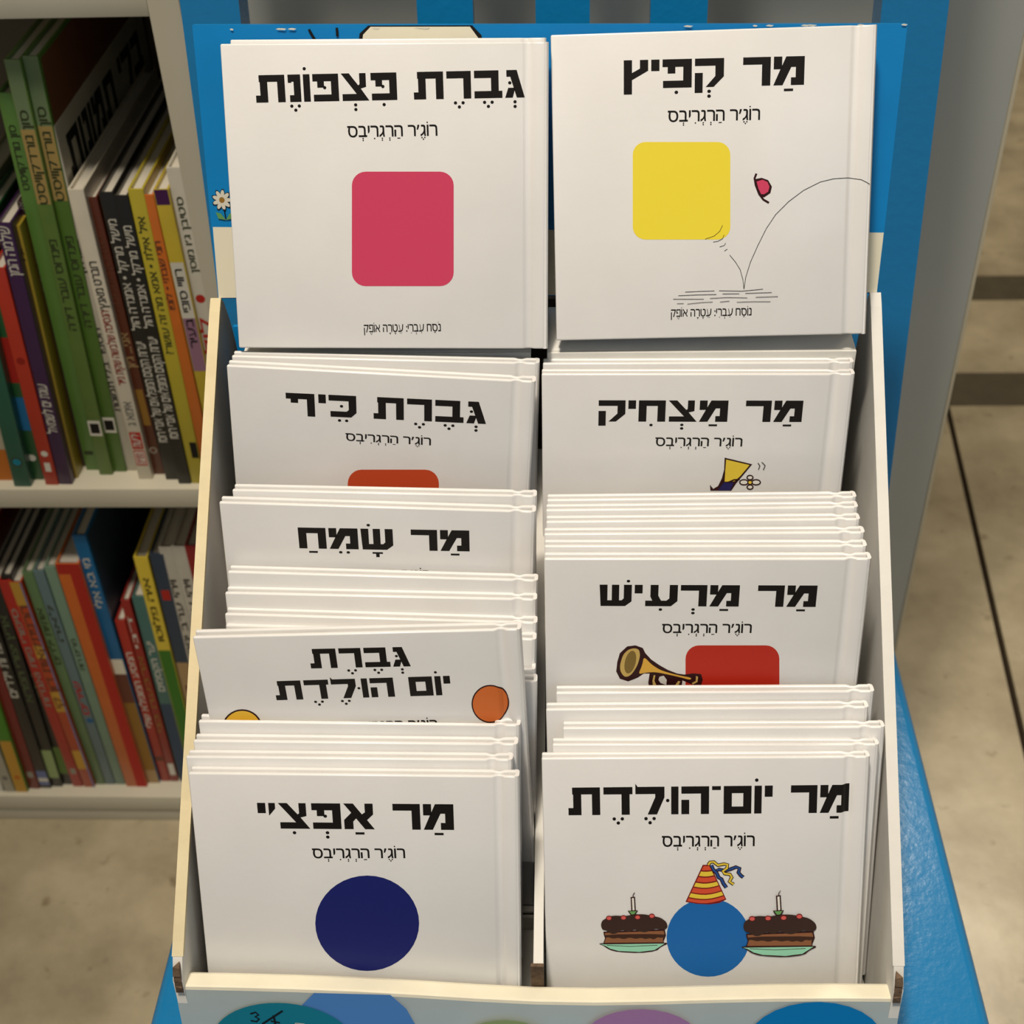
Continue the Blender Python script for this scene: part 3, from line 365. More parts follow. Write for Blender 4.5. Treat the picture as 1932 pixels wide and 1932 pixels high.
def addbox(bm, lo, hi, bev=0, seg=2):
    v = [bm.verts.new((x, y, z)) for x in (lo[0], hi[0]) for y in (lo[1], hi[1]) for z in (lo[2], hi[2])]
    fs = [bm.faces.new([v[i] for i in q]) for q in ((0,1,3,2), (4,6,7,5), (0,4,5,1), (2,3,7,6), (0,2,6,4), (1,5,7,3))]
    if bev: bmesh.ops.bevel(bm, geom=list({e for f in fs for e in f.edges}), offset=bev, segments=seg, profile=.5, affect='EDGES')
def box(name, lo, hi, m, parent=None, bev=0, seg=2):
    bm = bmesh.new(); addbox(bm, lo, hi, bev, seg); return bobj(name, bm, m, parent, bev > 0)
def addprism(bm, A, B, bev=0, seg=2):
    a = [bm.verts.new(p) for p in A]; b = [bm.verts.new(p) for p in B]; n = len(a)
    fs = [bm.faces.new(a), bm.faces.new(b[::-1])]+[bm.faces.new((a[i], b[i], b[(i+1) % n], a[(i+1) % n])) for i in range(n)]
    if bev:
        es = list({e for f in fs for e in f.edges if len(e.link_faces) == 2 and e.calc_face_angle(0) > .5})
        bmesh.ops.bevel(bm, geom=es, offset=bev, segments=seg, profile=.5, affect='EDGES')
def prism(name, A, B, m, parent=None, bev=0, seg=2):
    bm = bmesh.new(); addprism(bm, A, B, bev, seg); return bobj(name, bm, m, parent, bev > 0)
def empty(name, loc=(0, 0, 0)):
    o = bpy.data.objects.new(name, None); C.objects.link(o); o.location = loc; o.empty_display_size = .03; return o
def tag(o, label, cat, group=None):
    o['label'] = label; o['category'] = cat
    if group: o['group'] = group
    return o
def struct(o): o['kind'] = 'structure'; return o
# ------------------------------------------------------------------ flat print (ink shapes lying on a surface)
class Ink:
    """collects flat coloured polygons in a 2-D frame, each laid a hair above the one before"""
    def __init__(s): s.v = []; s.f = []; s.mi = []; s.m = []; s.h = 0
    cut = False
    def poly(s, k, pts, h=None):
        if k not in s.m: s.m.append(k)
        if h is None: s.h += .000012; h = s.h
        if s.cut and max(p[0] for p in pts) > GROOVE[0]:
            rest = list(pts)
            for x in GROOVE:
                if len(rest) < 3: return
                left = clipx(rest, x, True); rest = clipx(rest, x, False)
                if len(left) >= 3 and min(p[0] for p in left) < x-1e-6:
                    b = len(s.v); s.v += [(p[0], p[1], h) for p in left]; s.f.append(list(range(b, b+len(left)))); s.mi.append(s.m.index(k))
            return
        b = len(s.v); s.v += [(p[0], p[1], h) for p in pts]; s.f.append(list(range(b, b+len(pts)))); s.mi.append(s.m.index(k))
    def tris(s, k, pts, faces, h):
        if k not in s.m: s.m.append(k)
        b = len(s.v); s.v += [(p[0], p[1], h) for p in pts]
        for f in faces: s.f.append([b+i for i in f]); s.mi.append(s.m.index(k))
    def stroke(s, k, w, pts):
        s.h += .000012; n = len(pts); L = []; R = []
        for i, p in enumerate(pts):
            a = pts[max(0, i-1)]; b = pts[min(n-1, i+1)]; d = Vector((b[0]-a[0], b[1]-a[1])); d = d.normalized() if d.length else Vector((1, 0))
            q = Vector((-d.y, d.x))*w/2; L.append((p[0]+q.x, p[1]+q.y)); R.append((p[0]-q.x, p[1]-q.y))
        for i in range(n-1): s.poly(k, [L[i], L[i+1], R[i+1], R[i]], s.h)
    def build(s, name, parent, fn):
        return mesh(name, [fn(*p) for p in s.v], s.f, [ink(k) for k in s.m], parent, mi=s.mi)
# ------------------------------------------------------------------ heavy block Hebrew letters, unit cap height
GL = {
'r': (.90, [[(0,1),(.9,1),(.9,0),(.62,0),(.62,.74),(0,.74)]]),
'm': (1.0, [[(0,0),(.30,0),(.57,.63),(.72,.63),(.72,.27),(.57,.27),(.57,0),(1,0),(1,1),(.40,1),(.22,.56)],[(0,1),(.27,1),(.27,.66),(.31,.58),(.22,.56),(0,.56)]]),
't': (1.12, [[(.14,1),(1.1,1),(1.1,0),(.82,0),(.82,.75),(.45,.75),(.45,0),(0,0),(0,.26),(.17,.26),(.17,.75),(.14,.75)]]),
'b': (1.05, [[(.02,1),(.92,1),(.92,.26),(1.05,.26),(1.05,0),(.02,0),(.02,.26),(.64,.26),(.64,.73),(.02,.73)]]),
'g': (.72, [[(.06,1),(.44,1),(.72,0),(.43,0),(.20,.76),(.06,.76)],[(0,0),(.28,0),(.38,.36),(.12,.36)]]),
'p': (.96, [[(0,1),(.96,1),(.96,0),(.02,0),(.02,.25),(.68,.25),(.68,.73),(.42,.73),(.42,.50),(.17,.50),(.17,.73),(0,.73)]]),
'z': (1.0, [[(0,1),(.3,1),(.63,.56),(.68,.60),(.68,1),(.92,1),(.92,.50),(.72,.44),(1.02,0),(.03,0),(.03,.25),(.56,.25)]]),
'v': (.25, [[(0,0),(.25,0),(.25,1),(0,1)]]),
'n': (.47, [[(0,1),(.47,1),(.47,0),(.05,0),(.05,.25),(.21,.25),(.21,.74),(.13,.74),(.13,.70),(0,.70)]]),
'q': (.95, [[(0,1),(.95,1),(.95,.36),(.62,0),(.36,0),(.67,.38),(.67,.74),(0,.74)],[(0,.5),(.26,.5),(.26,-.20),(0,-.20)]]),
'y': (.27, [[(0,1),(.27,1),(.27,.6),(0,.6)]]),
'Z': (.80, [[(0,1),(.27,1),(.27,.55),(.53,.70),(.53,1),(.8,1),(.8,.62),(.27,.30),(.27,-.20),(0,-.20)]]),
'h': (.95, [[(0,0),(.28,0),(.28,.74),(.67,.74),(.67,0),(.95,0),(.95,1),(0,1)]]),
'k': (1.0, [[(0,1),(1,1),(1,.22),(.80,0),(.05,0),(.05,.26),(.64,.26),(.72,.34),(.72,.74),(0,.74)]]),
'f': (1.08, [[(0,1),(1.04,1),(1.04,-.04),(.76,-.04),(.76,.74),(.44,.74),(.44,.56),(.17,.56),(.17,.74),(0,.74)]]),
'e': (.95, [[(0,1),(.95,1),(.95,0),(.67,0),(.67,.74),(0,.74)],[(0,.52),(.27,.52),(.27,0),(0,0)]]),
'M': (.95, [[(0,1),(.95,1),(.95,0),(0,0),(0,.26),(.67,.26),(.67,.74),(0,.74)],[(0,.26),(.28,.26),(.28,.74),(0,.74)]]),
'd': (1.0, [[(0,1),(1,1),(1,.74),(.9,.74),(.9,0),(.62,0),(.62,.74),(0,.74)]]),
'l': (1.0, [[(0,1.12),(.08,1.0),(1,1),(1,.62),(.74,0),(.42,0),(.68,.62),(.68,.74),(0,.74)]]),
'S': (1.1, [[(0,1),(.27,1),(.27,.27),(.42,.27),(.42,1),(.67,1),(.67,.27),(.76,.27),(.83,.36),(.83,1),(1.1,1),(1.1,.22),(.88,0),(.04,0)]]),
'a': (1.1, [[(0,0),(0,.26),(.24,.26),(.17,.45),(.17,1),(.44,1),(.44,.5),(.54,.26),(.72,.26),(.82,.36),(.82,1),(1.1,1),(1.1,.24),(.88,0)]]),
'A': (1.0, [[(0,1),(.32,1),(.60,.58),(.70,.66),(.70,1),(.97,1),(.97,.58),(.76,.36),(1,0),(.68,0),(.40,.42),(.30,.30),(.30,0),(0,0),(0,.36),(.25,.64)]]),
"'": (.22, [[(0,1),(.22,1),(.22,.78),(0,.5)]]),
'-': (.30, [[(0,1),(.30,1),(.30,.86),(0,.86)]]),
}
TITLES = {   # read from the right; letter then its points
'gvrt_ppzvnt': 'g:SD b:G r:G t _ p:HD z:S p:D v:O n:G t',
'mr_kpyz': 'm:P r _ q:S p:H y Z',
'gvrt_kyf': 'g:SD b:G r:G t _ k:TD y f',
'mr_mchyk': 'm:P r _ m:P z:S h:H y q',
'mr_smh': 'm:P r _ S:QL m:T h:P',
'gvrt': 'g:SD b:G r:G t', 'yom': 'y v:O M _ e v:U l:G d:G t',
'mr_mras': 'm:P r _ m:P r:S a:H y S:R',
'mr_apchy': "m:P r _ A:P p:SD z:H ' y",
'mr_yom': 'm:P r _ y v:O M - e v:U l:G d:G t'}
def circ(cx, cy, r, n=10): return [(cx+r*math.cos(2*math.pi*i/n), cy+r*math.sin(2*math.pi*i/n)) for i in range(n)]
def marks(code, x, w, s=1.0):
    out = []; c = x+w/2; r = .062*s
    for k in code:
        if k == 'S': out += [circ(c, -.15, r), circ(c, -.32, r)]
        if k == 'G': out += [circ(c-.14, -.15, r), circ(c+.14, -.15, r), circ(c, -.30, r)]
        if k == 'H': out += [circ(c-.02, -.16, r)]
        if k == 'T': out += [circ(c-.13, -.16, r), circ(c+.13, -.16, r)]
        if k == 'P': out += [[(c-.15, -.21), (c+.15, -.21), (c+.15, -.12), (c-.15, -.12)]]
        if k == 'Q': out += [[(c-.18, -.20), (c-.06, -.20), (c-.06, -.36), (c+.06, -.36), (c+.06, -.20), (c+.18, -.20), (c+.18, -.12), (c-.18, -.12)]]
        if k == 'D': out += [circ(x+w*(.46 if w > .8 else .25), .5 if w > .8 else .54, r)]
        if k == 'U': out += [circ(x-.12, .5, r)]
        if k == 'O': out += [circ(x+.07, 1.2, r)]
        if k == 'L': out += [circ(x+.28, 1.17, r)]
        if k == 'R': out += [circ(x+w-.12, 1.17, r)]
    return out
def block_text(code):
    items = []; x = 0
    for tok in code.split():
        if tok == '_': x -= .52; continue
        ch, _, mk = tok.partition(':'); w, polys = GL[ch]
        if 'U' in mk: pass
        x -= w
        for p in polys: items.append([(a+x, b) for a, b in p])
        items += marks(mk, x, w); x -= .10+(.13 if 'U' in mk else 0)
    x += .10
    return [[(a-x, b) for a, b in p] for p in items], -x
# ------------------------------------------------------------------ small lettering from Blender's own built-in Hebrew glyphs
GC = {}
STROKED = {   # letters whose built-in outline does not fill cleanly, drawn as pen strokes at unit cap height
'ד': [[(0,.93),(.86,.93)],[(.68,.93),(.68,0)]],
'ת': [[(.08,.93),(.84,.93)],[(.77,.93),(.77,0)],[(.24,.93),(.24,.07)],[(.30,.07),(0,.07)]],
'פ': [[(.03,.93),(.78,.93)],[(.71,.93),(.71,.07)],[(.77,.07),(.02,.07)],[(.10,.93),(.10,.48)],[(.04,.50),(.34,.50)]],
'ף': [[(.03,.93),(.78,.93)],[(.71,.93),(.71,-.32)],[(.10,.93),(.10,.48)],[(.04,.50),(.34,.50)]],
'א': [[(.04,1),(.84,0)],[(.78,1),(.77,.62)],[(.79,.66),(.55,.38)],[(.10,0),(.11,.42)],[(.08,.36),(.36,.62)]],
'צ': [[(.04,1),(.76,.08)],[(.80,.07),(.02,.07)],[(.74,1),(.72,.66)],[(.75,.70),(.46,.44)]]}
def stroked(ch):
    v = []; f = []; t = .078
    for a, b in STROKED[ch]:
        d = (Vector(b)-Vector(a)).normalized(); n = Vector((-d.y, d.x))*t; k = len(v)
        for p in (Vector(a)+n, Vector(b)+n, Vector(b)-n, Vector(a)-n): v.append((p.x*HCAP, p.y*HCAP))
        f.append([k, k+1, k+2, k+3])
    x0 = min(p[0] for p in v); x1 = max(p[0] for p in v)
    GC[ch] = ([(a-x0, b) for a, b in v], f, x1-x0); return GC[ch]
def glyph(ch):
    if ch in GC: return GC[ch]
    if ch in STROKED: return stroked(ch)
    cu = bpy.data.curves.new('glyph', 'FONT'); cu.body = ch; cu.size = 1; cu.resolution_u = 3; cu.offset = .010
    o = bpy.data.objects.new('glyph', cu); C.objects.link(o); bpy.context.view_layer.update()
    me = bpy.data.meshes.new_from_object(o.evaluated_get(bpy.context.evaluated_depsgraph_get()))
    v = [(q.co.x, q.co.y) for q in me.vertices]; f = [list(p.vertices) for p in me.polygons]
    bpy.data.objects.remove(o); bpy.data.curves.remove(cu); bpy.data.meshes.remove(me)
    x0 = min((a for a, b in v), default=0); x1 = max((a for a, b in v), default=.3)
    GC[ch] = ([(a-x0, b) for a, b in v], f, x1-x0); return GC[ch]
HCAP = max(b for a, b in glyph('ה')[0])
def font_text(s, gap=.09, fatten=0):
    """s: list of (char, points); laid out from the right; unit cap height"""
    out = []; x = 0
    for ch, mk in s:
        if ch == ' ': x -= .42; continue
        v, f, w = glyph(ch); w = w/HCAP; x -= w
        out.append(([(a/HCAP+x, b/HCAP) for a, b in v], f))
        for q in marks(mk, x, w, 1.15 if mk else 1): out.append((q, [list(range(len(q)))]))
        x -= gap
    x += gap
    return [([(a-x, b) for a, b in v], f) for v, f in out], -x
AUTH = [('ר',''),('ו','O'),('ג','G'),("׳",''),('ר',''),(' ',''),('ה','P'),('ר','S'),('ג','S'),('ר','H'),('י',''),('ב','S'),('ס','')]
HEB = [('ס','P'),('ח',''),(' ',''),('ע','H'),('ב','S'),('ר','H'),('י',''),(':',''),(' ',''),('ע','T'),('ט','Q'),('ר','Q'),('ה',''),(' ',''),('א',''),('ו','O'),('פ','G'),('ק','')]
SMALL = {'auth': AUTH, 'heb1': [('נ','O')]+HEB, 'heb2': [('נ',''),('ו','O')]+HEB}
# ------------------------------------------------------------------ floor
def setting():
    bm = bmesh.new(); addbox(bm, (-2.2, -1.9, -.05), (2.8, 4.6, -.006)); fl = struct(bobj('floor', bm, JOINT))
    # slabs on both sides of the slanting joint, and the cross strips
    def slab(pts, m=FLOOR, name='floor_slab', top=0.0):
        return prism(name, [(x, y, top) for x, y in pts], [(x, y, -.006) for x, y in pts], m, fl)
    k = (.4819-.4394)/(1.4476-.8986)
    xj = lambda y: .4394+(y-.8986)*k
    w = .0034
    slab([(-2.2, -1.9), (xj(-1.9)-w, -1.9), (xj(1.464)-w, 1.464), (-2.2, 1.468)])
    slab([(xj(-1.9)+w, -1.9), (2.8, -1.9), (2.8, 1.460), (xj(1.464)+w, 1.464)])
    slab([(-2.2, 1.468), (2.8, 1.460), (2.8, 1.536), (-2.2, 1.545)], BAND, 'floor_strip', -.0008)
    slab([(-2.2, 1.545), (2.8, 1.536), (2.8, 1.722), (-2.2, 1.728)])
    slab([(-2.2, 1.728), (2.8, 1.722), (2.8, 1.792), (-2.2, 1.797)], BAND, 'floor_strip', -.0008)
    slab([(-2.2, 1.797), (2.8, 1.792), (2.8, 4.6), (-2.2, 4.6)])
setting()
def room():
    wm = mat('off_white_wall_paint', (214,206,190), .8, .2, noise=.04, nscale=3)
    struct(box('wall_back', (-2.3, 4.6, -.05), (2.9, 4.7, 3.0), wm)); struct(box('wall_left', (-2.3, -1.9, -.05), (-2.2, 4.6, 3.0), wm))
    struct(box('wall_right', (2.8, -1.9, -.05), (2.9, 4.6, 3.0), wm)); struct(box('ceiling', (-2.3, -1.9, 3.0), (2.9, 4.7, 3.1), wm))
room()
# ------------------------------------------------------------------ chair
def chair():
    t = tag(empty('chair', (-.0035, .46, 0)), 'glossy bright blue chair with slatted back carrying the cardboard book display', 'chair')
    ox, oy = .0035, -.46
    def P(p): return (p[0]+ox, p[1]+oy, p[2])
    def bx(n, lo, hi, bev=.004, seg=3): return box(n, P(lo), P(hi), CHAIR, t, bev, seg)
    bm = bmesh.new(); addbox(bm, P((-.1996, .262, .424)), P((.1926, .6467, .45)), .006, 4); bobj('seat', bm, CHAIR, t, True)
    tl = (.713-.6467)/(.787-.45)
    yb = lambda z: .6467+(z-.45)*tl
    def post(n, x0, x1, z0, z1, d, m=CHAIR, sh=0, bev=.004):
        A = [P((x0, yb(z0)+sh, z0)), P((x1, yb(z0)+sh, z0)), P((x1, yb(z0)+d+sh, z0)), P((x0, yb(z0)+d+sh, z0))]
        B = [P((x0, yb(z1)+sh, z1)), P((x1, yb(z1)+sh, z1)), P((x1, yb(z1)+d+sh, z1)), P((x0, yb(z1)+d+sh, z1))]
        return prism(n, A, B, m, t, bev, 3)
    for x0, x1 in ((-.2050, -.1740), (.1590, .1930)):
        post('back_post', x0, x1, .40, 1.02, .022)
    for x0, x1 in ((-.0815, -.0520), (-.0192, .0092), (.0408, .0705)):
        post('back_slat', x0, x1, .465, .985, .010, sh=.006, bev=.002)
    post('top_rail', -.1745, .1595, .965, 1.02, .018, sh=.002)
    bx('back_rail', (-.1745, .6300, .395), (.1595, .6460, .424))
    for x0 in (-.1950, .1600):
        bx('leg', (x0, .268, 0), (x0+.028, .296, .424))
        A = [P((x0, .635, .40)), P((x0+.028, .635, .40)), P((x0+.028, .663, .40)), P((x0, .663, .40))]
        B = [P((x0, .70, 0)), P((x0+.028, .70, 0)), P((x0+.028, .728, 0)), P((x0, .728, 0))]
        prism('leg', A, B, CHAIR, t, .003)
        bx('side_rail', (x0+.006, .296, .385), (x0+.022, .632, .424), .003)
    bx('front_rail', (-.167, .272, .385), (.160, .288, .424), .003)
chair()
# ------------------------------------------------------------------ grey panel behind the chair
def panel():
    t = tag(empty('display_panel', (.03, .862, 0)), 'upright grey laminate panel standing on the floor behind the blue chair', 'panel')
    box('board', (-.255, -.010, 0), (.250, .010, 1.35), GREY, t, .0008)
    box('edge_strip', (.250, -.0105, 0), (.2525, .0105, 1.35), EDGE, t, .0004)['label'] = 'thin pale edge strip along the right side'
panel()
# ------------------------------------------------------------------ bookcase with two visible shelves
ZU, ZL = .4023, .0364
def bookcase():
    t = tag(empty('bookcase', (-.62, .794, 0)), 'white laminate bookcase with two shelves of picture books left of the chair', 'bookcase')
    X0, X1 = -.46, .3916     # local
    def b(n, lo, hi, m=CASE, bev=.0006): return box(n, lo, hi, m, t, bev)
    b('side_panel', (.3726, 0, 0), (X1, .28, 1.30)); b('side_panel', (X0, 0, 0), (X0+.018, .28, 1.30))
    b('shelf', (X0+.018, .0, ZL-.018), (.3726, .268, ZL)); b('plinth', (X0+.018, .002, 0), (.3726, .016, ZL-.018))
    b('shelf', (X0+.018, .0, ZU-.018), (.3726, .268, ZU)); b('shelf', (X0+.018, .0, .757), (.3726, .268, .778)); b('top_board', (X0+.018, .0, 1.282), (.3726, .268, 1.30))
    b('back_board', (X0+.018, .270, .0), (.3726, .276, 1.282), CASEB)
bookcase()
# ------------------------------------------------------------------ books shown by their spines
def spine_print(o, items, w, h):
    """items: (kind, ...) in spine fractions, z from the foot"""
    hh = .00004
    for it in items:
        if it[0] == 't': continue
        I = Ink(); I.h = hh; got = False; hh += .000014
        if it[0] == 'b': _, z0, z1, k = it; I.poly(k, [(.0006, z0*h), (w-.0006, z0*h), (w-.0006, z1*h), (.0006, z1*h)]); got = True
        elif it[0] == 'x': _, x0, x1, z0, z1, k = it; I.poly(k, [(x0*w, z0*h), (x1*w, z0*h), (x1*w, z1*h), (x0*w, z1*h)]); got = True
        elif it[0] == 'o': _, x, z, r, k = it; I.poly(k, circ(x*w, z*h, r*w, 14)); got = True
        I.build('spine_print', o, lambda x, y, z: (x, -z, y))
    for it in items:
        T = Ink()
        if it[0] != 't': continue
        _, z0, z1, s, k, rel = it     # z0 foot end, z1 head end of the writing
        parts, W = font_text([(c, '') for c in s]); sc = (z1-z0)*h/W; hh = rel*w; got = True
        for v, f in parts: T.tris(k, [(w/2+hh/2-b*hh, z0*h+a*sc) for a, b in v], f, .00022)
        T.build('spine_title', o, lambda x, y, z: (x, -z, y))
INK.update(w=(214,210,196), gk=(58,66,40), dred=(150,36,26), cyl=(196,178,60), mauve=(150,112,134), purp=(74,34,84), tblue=(40,110,160), ltgn=(150,168,112),
 slate=(60,76,96), sand=(176,146,102), dkgn=(30,78,40), bred=(178,42,32), cgold=(150,112,48), lav=(110,120,160), dimw=(150,146,130), brown2=(110,66,48), ogold=(190,110,40),
 lgn=(128,150,90), gtop=(120,140,100), gsand=(176,150,90), olv=(96,120,60), brick=(112,72,46), dimg=(96,110,72), fgreen=(66,120,40), fblue=(44,96,140), ocre=(196,150,60))
G1 = 'picture books on the upper shelf'; G2 = 'picture books on the lower shelf'
SB = { # key: (cover rgb, label, items, depth, right-cover ink)
'u01': ((206,196,170), 'cream picture book at the left end of the upper shelf with an orange foot', [('b',0,.14,'ogold')], .20),
'u02': ((32,96,76), 'dark teal picture book on the upper shelf with a ring mark on its foot', [('o',.5,.12,.34,'gk'),('o',.5,.12,.24,'teal')], .20),
'u03': ((34,92,48), 'green picture book with red and blue print beside the dark teal one', [('b',.42,.60,'bred'),('b',.22,.36,'tblue'),('o',.5,.10,.3,'w')], .20),
'u04': ((188,52,30), 'bright red picture book with a small white mark on its foot', [('x',.28,.72,.07,.115,'w'),('o',.5,.16,.26,'w'),('o',.5,.60,.3,'dred')], .21),
'u05': ((62,28,74), 'deep purple picture book with white lettering beside the red one', [('t',.22,.42,'עוגת ים לשמאל','w',.62),('t',.82,.99,'שלמה המן','w',.62)], .20),
'u06': ((170,146,44), 'olive yellow picture book leaning between the purple and dark brown ones', [('t',.86,.92,'ילד','gk',.5)], .20),
'u07': ((52,24,32), 'dark brown picture book with pale lettering and a gold mark', [('t',.68,.84,'גברת ורוד','dimw',.6),('x',.3,.8,.87,.90,'ogold'),('t',.91,1.0,'אל ליפץ','dimw',.55)], .20),
'u08': ((96,138,60), 'light green picture book leftmost of the three tall green ones', [('t',.78,.93,'סון נורדקוויסט','gk',.45),('x',.15,.85,.05,.062,'gk')], .225),
'u09': ((98,128,56), 'tall green landscape picture book, middle of the three tall green ones', [('b',.86,1,'gtop'),('b',.70,.86,'gsand'),('t',.70,.90,'סון נורדקוויסט','gk',.5),('t',.40,.62,'פינדוס עובר דירה','gk',.5),('x',.0,.9,.115,.158,'w'),('x',.12,.78,.122,.150,'k')], .235),
'u10': ((84,120,44), 'tall green landscape picture book touching the white one, rightmost of the three', [('b',.86,1,'gtop'),('b',.70,.86,'gsand'),('t',.70,.90,'סון נורדקוויסט','gk',.5),('t',.40,.62,'פינדוס עובר דירה','gk',.5),('x',.0,.9,.115,.158,'w'),('x',.12,.78,.122,.150,'k')], .235, 'brick'),
'u11': ((200,194,176), 'taller white picture book with black lettering on spine and cover', [('t',.62,.80,'בי ג׳יי נובאק','k',.45),('t',.20,.46,'הספר בלי תמונות','k',.42)], .225, 'TEXT'),
'u12': ((222,214,194), 'shorter white picture book with a red label at its foot', [('t',.62,.78,'רוברט מאנץ׳','k',.5),('t',.36,.62,'הנסיכה שלבשה שקית נייר','dred',.5),('t',.21,.30,'אימא ג','strgrey',.55),('x',.1,.9,.12,.185,'bred'),('t',.128,.178,'ידיעות','w',.55),('x',.1,.9,.055,.115,'bred'),('x',.17,.83,.060,.110,'w'),('t',.064,.106,'ספרים','bred',.5)], .205),
'u13': ((98,46,26), 'brown picture book with faint lettering between the white and black ones', [('t',.62,.88,'סולטן אומנות','brown2',.55),('t',.42,.55,'אני... ג׳ון','sand',.6),('x',.25,.85,.20,.34,'cgold'),('o',.5,.10,.36,'dimw'),('o',.5,.10,.22,'brown2')], .21, 'ogold'),
'u14': ((34,32,28), 'black picture book with white lettering, left one of the black pair', [('t',.56,.92,'מישל מרקל • אמנדה הול','w',.55),('t',.15,.52,'יערות הקסם המופלאים של אנרי רוסו','w',.62)], .22),
'u15': ((30,28,24), 'black picture book with white lettering, right one beside the yellow book', [('t',.58,.91,'מישל מרקל • אמנדה הול','w',.55),('t',.18,.55,'יערות הקסם המופלאים של אנרי רוסו','w',.62)], .22),
'u16': ((196,180,52), 'yellow picture book with dark green lettering beside the black pair', [('t',.48,.92,'איל אילת • אמא מה זה עושר?','gk',.45),('x',.45,.95,.10,.16,'k')], .215),
'u17': ((210,112,34), 'orange picture book with brown lettering right of the yellow one', [('t',.64,.86,'חני שבתי • לופו','brown2',.45)], .215),
'u18': ((200,176,52), 'patchwork picture book banded yellow, white and mauve near the bookcase side', [('b',.955,1,'purp'),('b',.60,.78,'w'),('b',.42,.60,'mauve'),('b',.17,.27,'w'),('b',.0,.17,'ogold'),('t',.62,.76,'רוויי סופי','k',.5),('t',.50,.60,'בעיר','k',.5)], .21),
'u19': ((206,202,188), 'white picture book with a strawberry on its spine against the bookcase side', [('t',.70,.92,'סטיבן ג׳ו מוסן','gk',.42),('o',.5,.62,.34,'bred'),('t',.43,.56,'לילי','bred',.72),('t',.26,.41,'וולפי','teal',.72)], .215),
'l01': ((96,90,80), 'grey picture book at the left end of the lower shelf', [('b',0,.22,'w')], .20),
'l02': ((184,178,160), 'pale picture book near the left end of the lower shelf', [('o',.5,.1,.3,'strgrey')], .20),
'l03': ((70,136,24), 'bright green picture book with an orange foot', [('b',0,.34,'ocre'),('o',.5,.10,.25,'ogold')], .20),
'l04': ((124,26,24), 'dark red picture book between the green and black ones on the lower shelf', [('t',.58,.74,'ספרו','w',.5),('x',.3,.8,.06,.09,'dimw')], .21),
'l05': ((40,36,32), 'black picture book with white lettering and a striped foot', [('t',.50,.80,'אגדות ילדים','w',.6),('x',.1,.95,.02,.10,'lav'),('x',.1,.95,.04,.06,'w')], .20),
'l06': ((36,34,30), 'black picture book with green lettering and a pale green foot label', [('t',.45,.86,'ארץ יצורי הפרא','dimg',.5),('x',.05,.95,.05,.20,'ltgn')], .21),
'l07': ((30,28,26), 'narrow black picture book with a green foot touching the red one', [('t',.45,.90,'במטבח הלילה','dimg',.5),('x',.05,.95,.06,.20,'olv')], .21),
'l08': ((176,40,28), 'red picture book with pale lettering beside the narrow black one', [('t',.42,.88,'סיפורי פיות ואגדות','dimw',.5),('x',.3,.8,.07,.10,'dimw')], .20),
'l09': ((182,70,30), 'orange red patterned picture book with yellow patches', [('b',.90,1,'ocre'),('b',.66,.72,'ocre'),('b',.40,.50,'ocre'),('b',.10,.20,'ocre'),('t',.42,.90,'הרפתקאות דון קי','brown2',.6),('x',.86,1,.0,1,'lav')], .205),
'l10': ((98,128,84), 'leaf green picture book, first of three thin pale ones', [('t',.60,.85,'אותיות ילדים','gk',.5)], .20),
'l11': ((100,124,128), 'blue grey picture book with small red lettering, middle of three thin pale ones', [('t',.36,.52,'שירים','bred',.6),('o',.6,.33,.36,'fblue'),('t',.70,.86,'לאה','gk',.45)], .20),
'l12': ((120,150,128), 'pale mint picture book, last of three thin pale ones', [('t',.56,.70,'מרים רות','gk',.42)], .20),
'l13': ((206,104,36), 'thick orange picture book with a wide red band and white lettering', [('x',.52,1,0,1,'bred'),('b',.96,1,'bred')], .205),
'l14': ((0,98,150), 'tall bright blue picture book with a painted lower half', [('b',.48,.54,'cream'),('b',.36,.48,'brown2'),('b',.06,.36,'cgold'),('b',0,.06,'sand'),('t',.74,.92,'מי בא אלי','w',.5)], .24, 'slate'),
'l15': ((172,44,30), 'short red picture book right of the dark gap with white lettering', [('t',.36,.82,'המסע המופלא שלי','w',.6),('b',.14,.17,'brown2')], .19),
'l16': ((150,38,30), 'taller dark red picture book with gold lettering', [('t',.30,.72,'ארבעה בני','cgold',.55),('t',.76,.92,'דני','w',.45),('x',.2,.9,.04,.11,'w')], .20),
'l17': ((70,112,106), 'dark sea green picture book beside the dark red pair', [('t',.52,.78,'יער הקסמים','w',.5),('b',0,.45,'slate')], .20),
'l18': ((222,196,62), 'yellow picture book with a green lower half', [('b',0,.62,'fgreen'),('t',.66,.92,'איה פלוטו','k',.42)], .21),
'l19': ((46,60,78), 'dark blue picture book with a brown painted figure', [('x',.2,.8,.82,.86,'bred'),('b',.30,.56,'sand'),('x',.3,.9,.36,.46,'brown2')], .21),
'l20': ((190,184,170), 'white picture book with black lettering, left one of the white pair', [('t',.58,.88,'ויהי ערב יפה','k',.45)], .22),
'l21': ((192,186,172), 'white picture book with black lettering, right one of the white pair', [('t',.58,.88,'ויהי ערב יפה','k',.45)], .22),
'l22': ((140,28,26), 'dark red picture book half hidden behind the cardboard display', [], .22)}
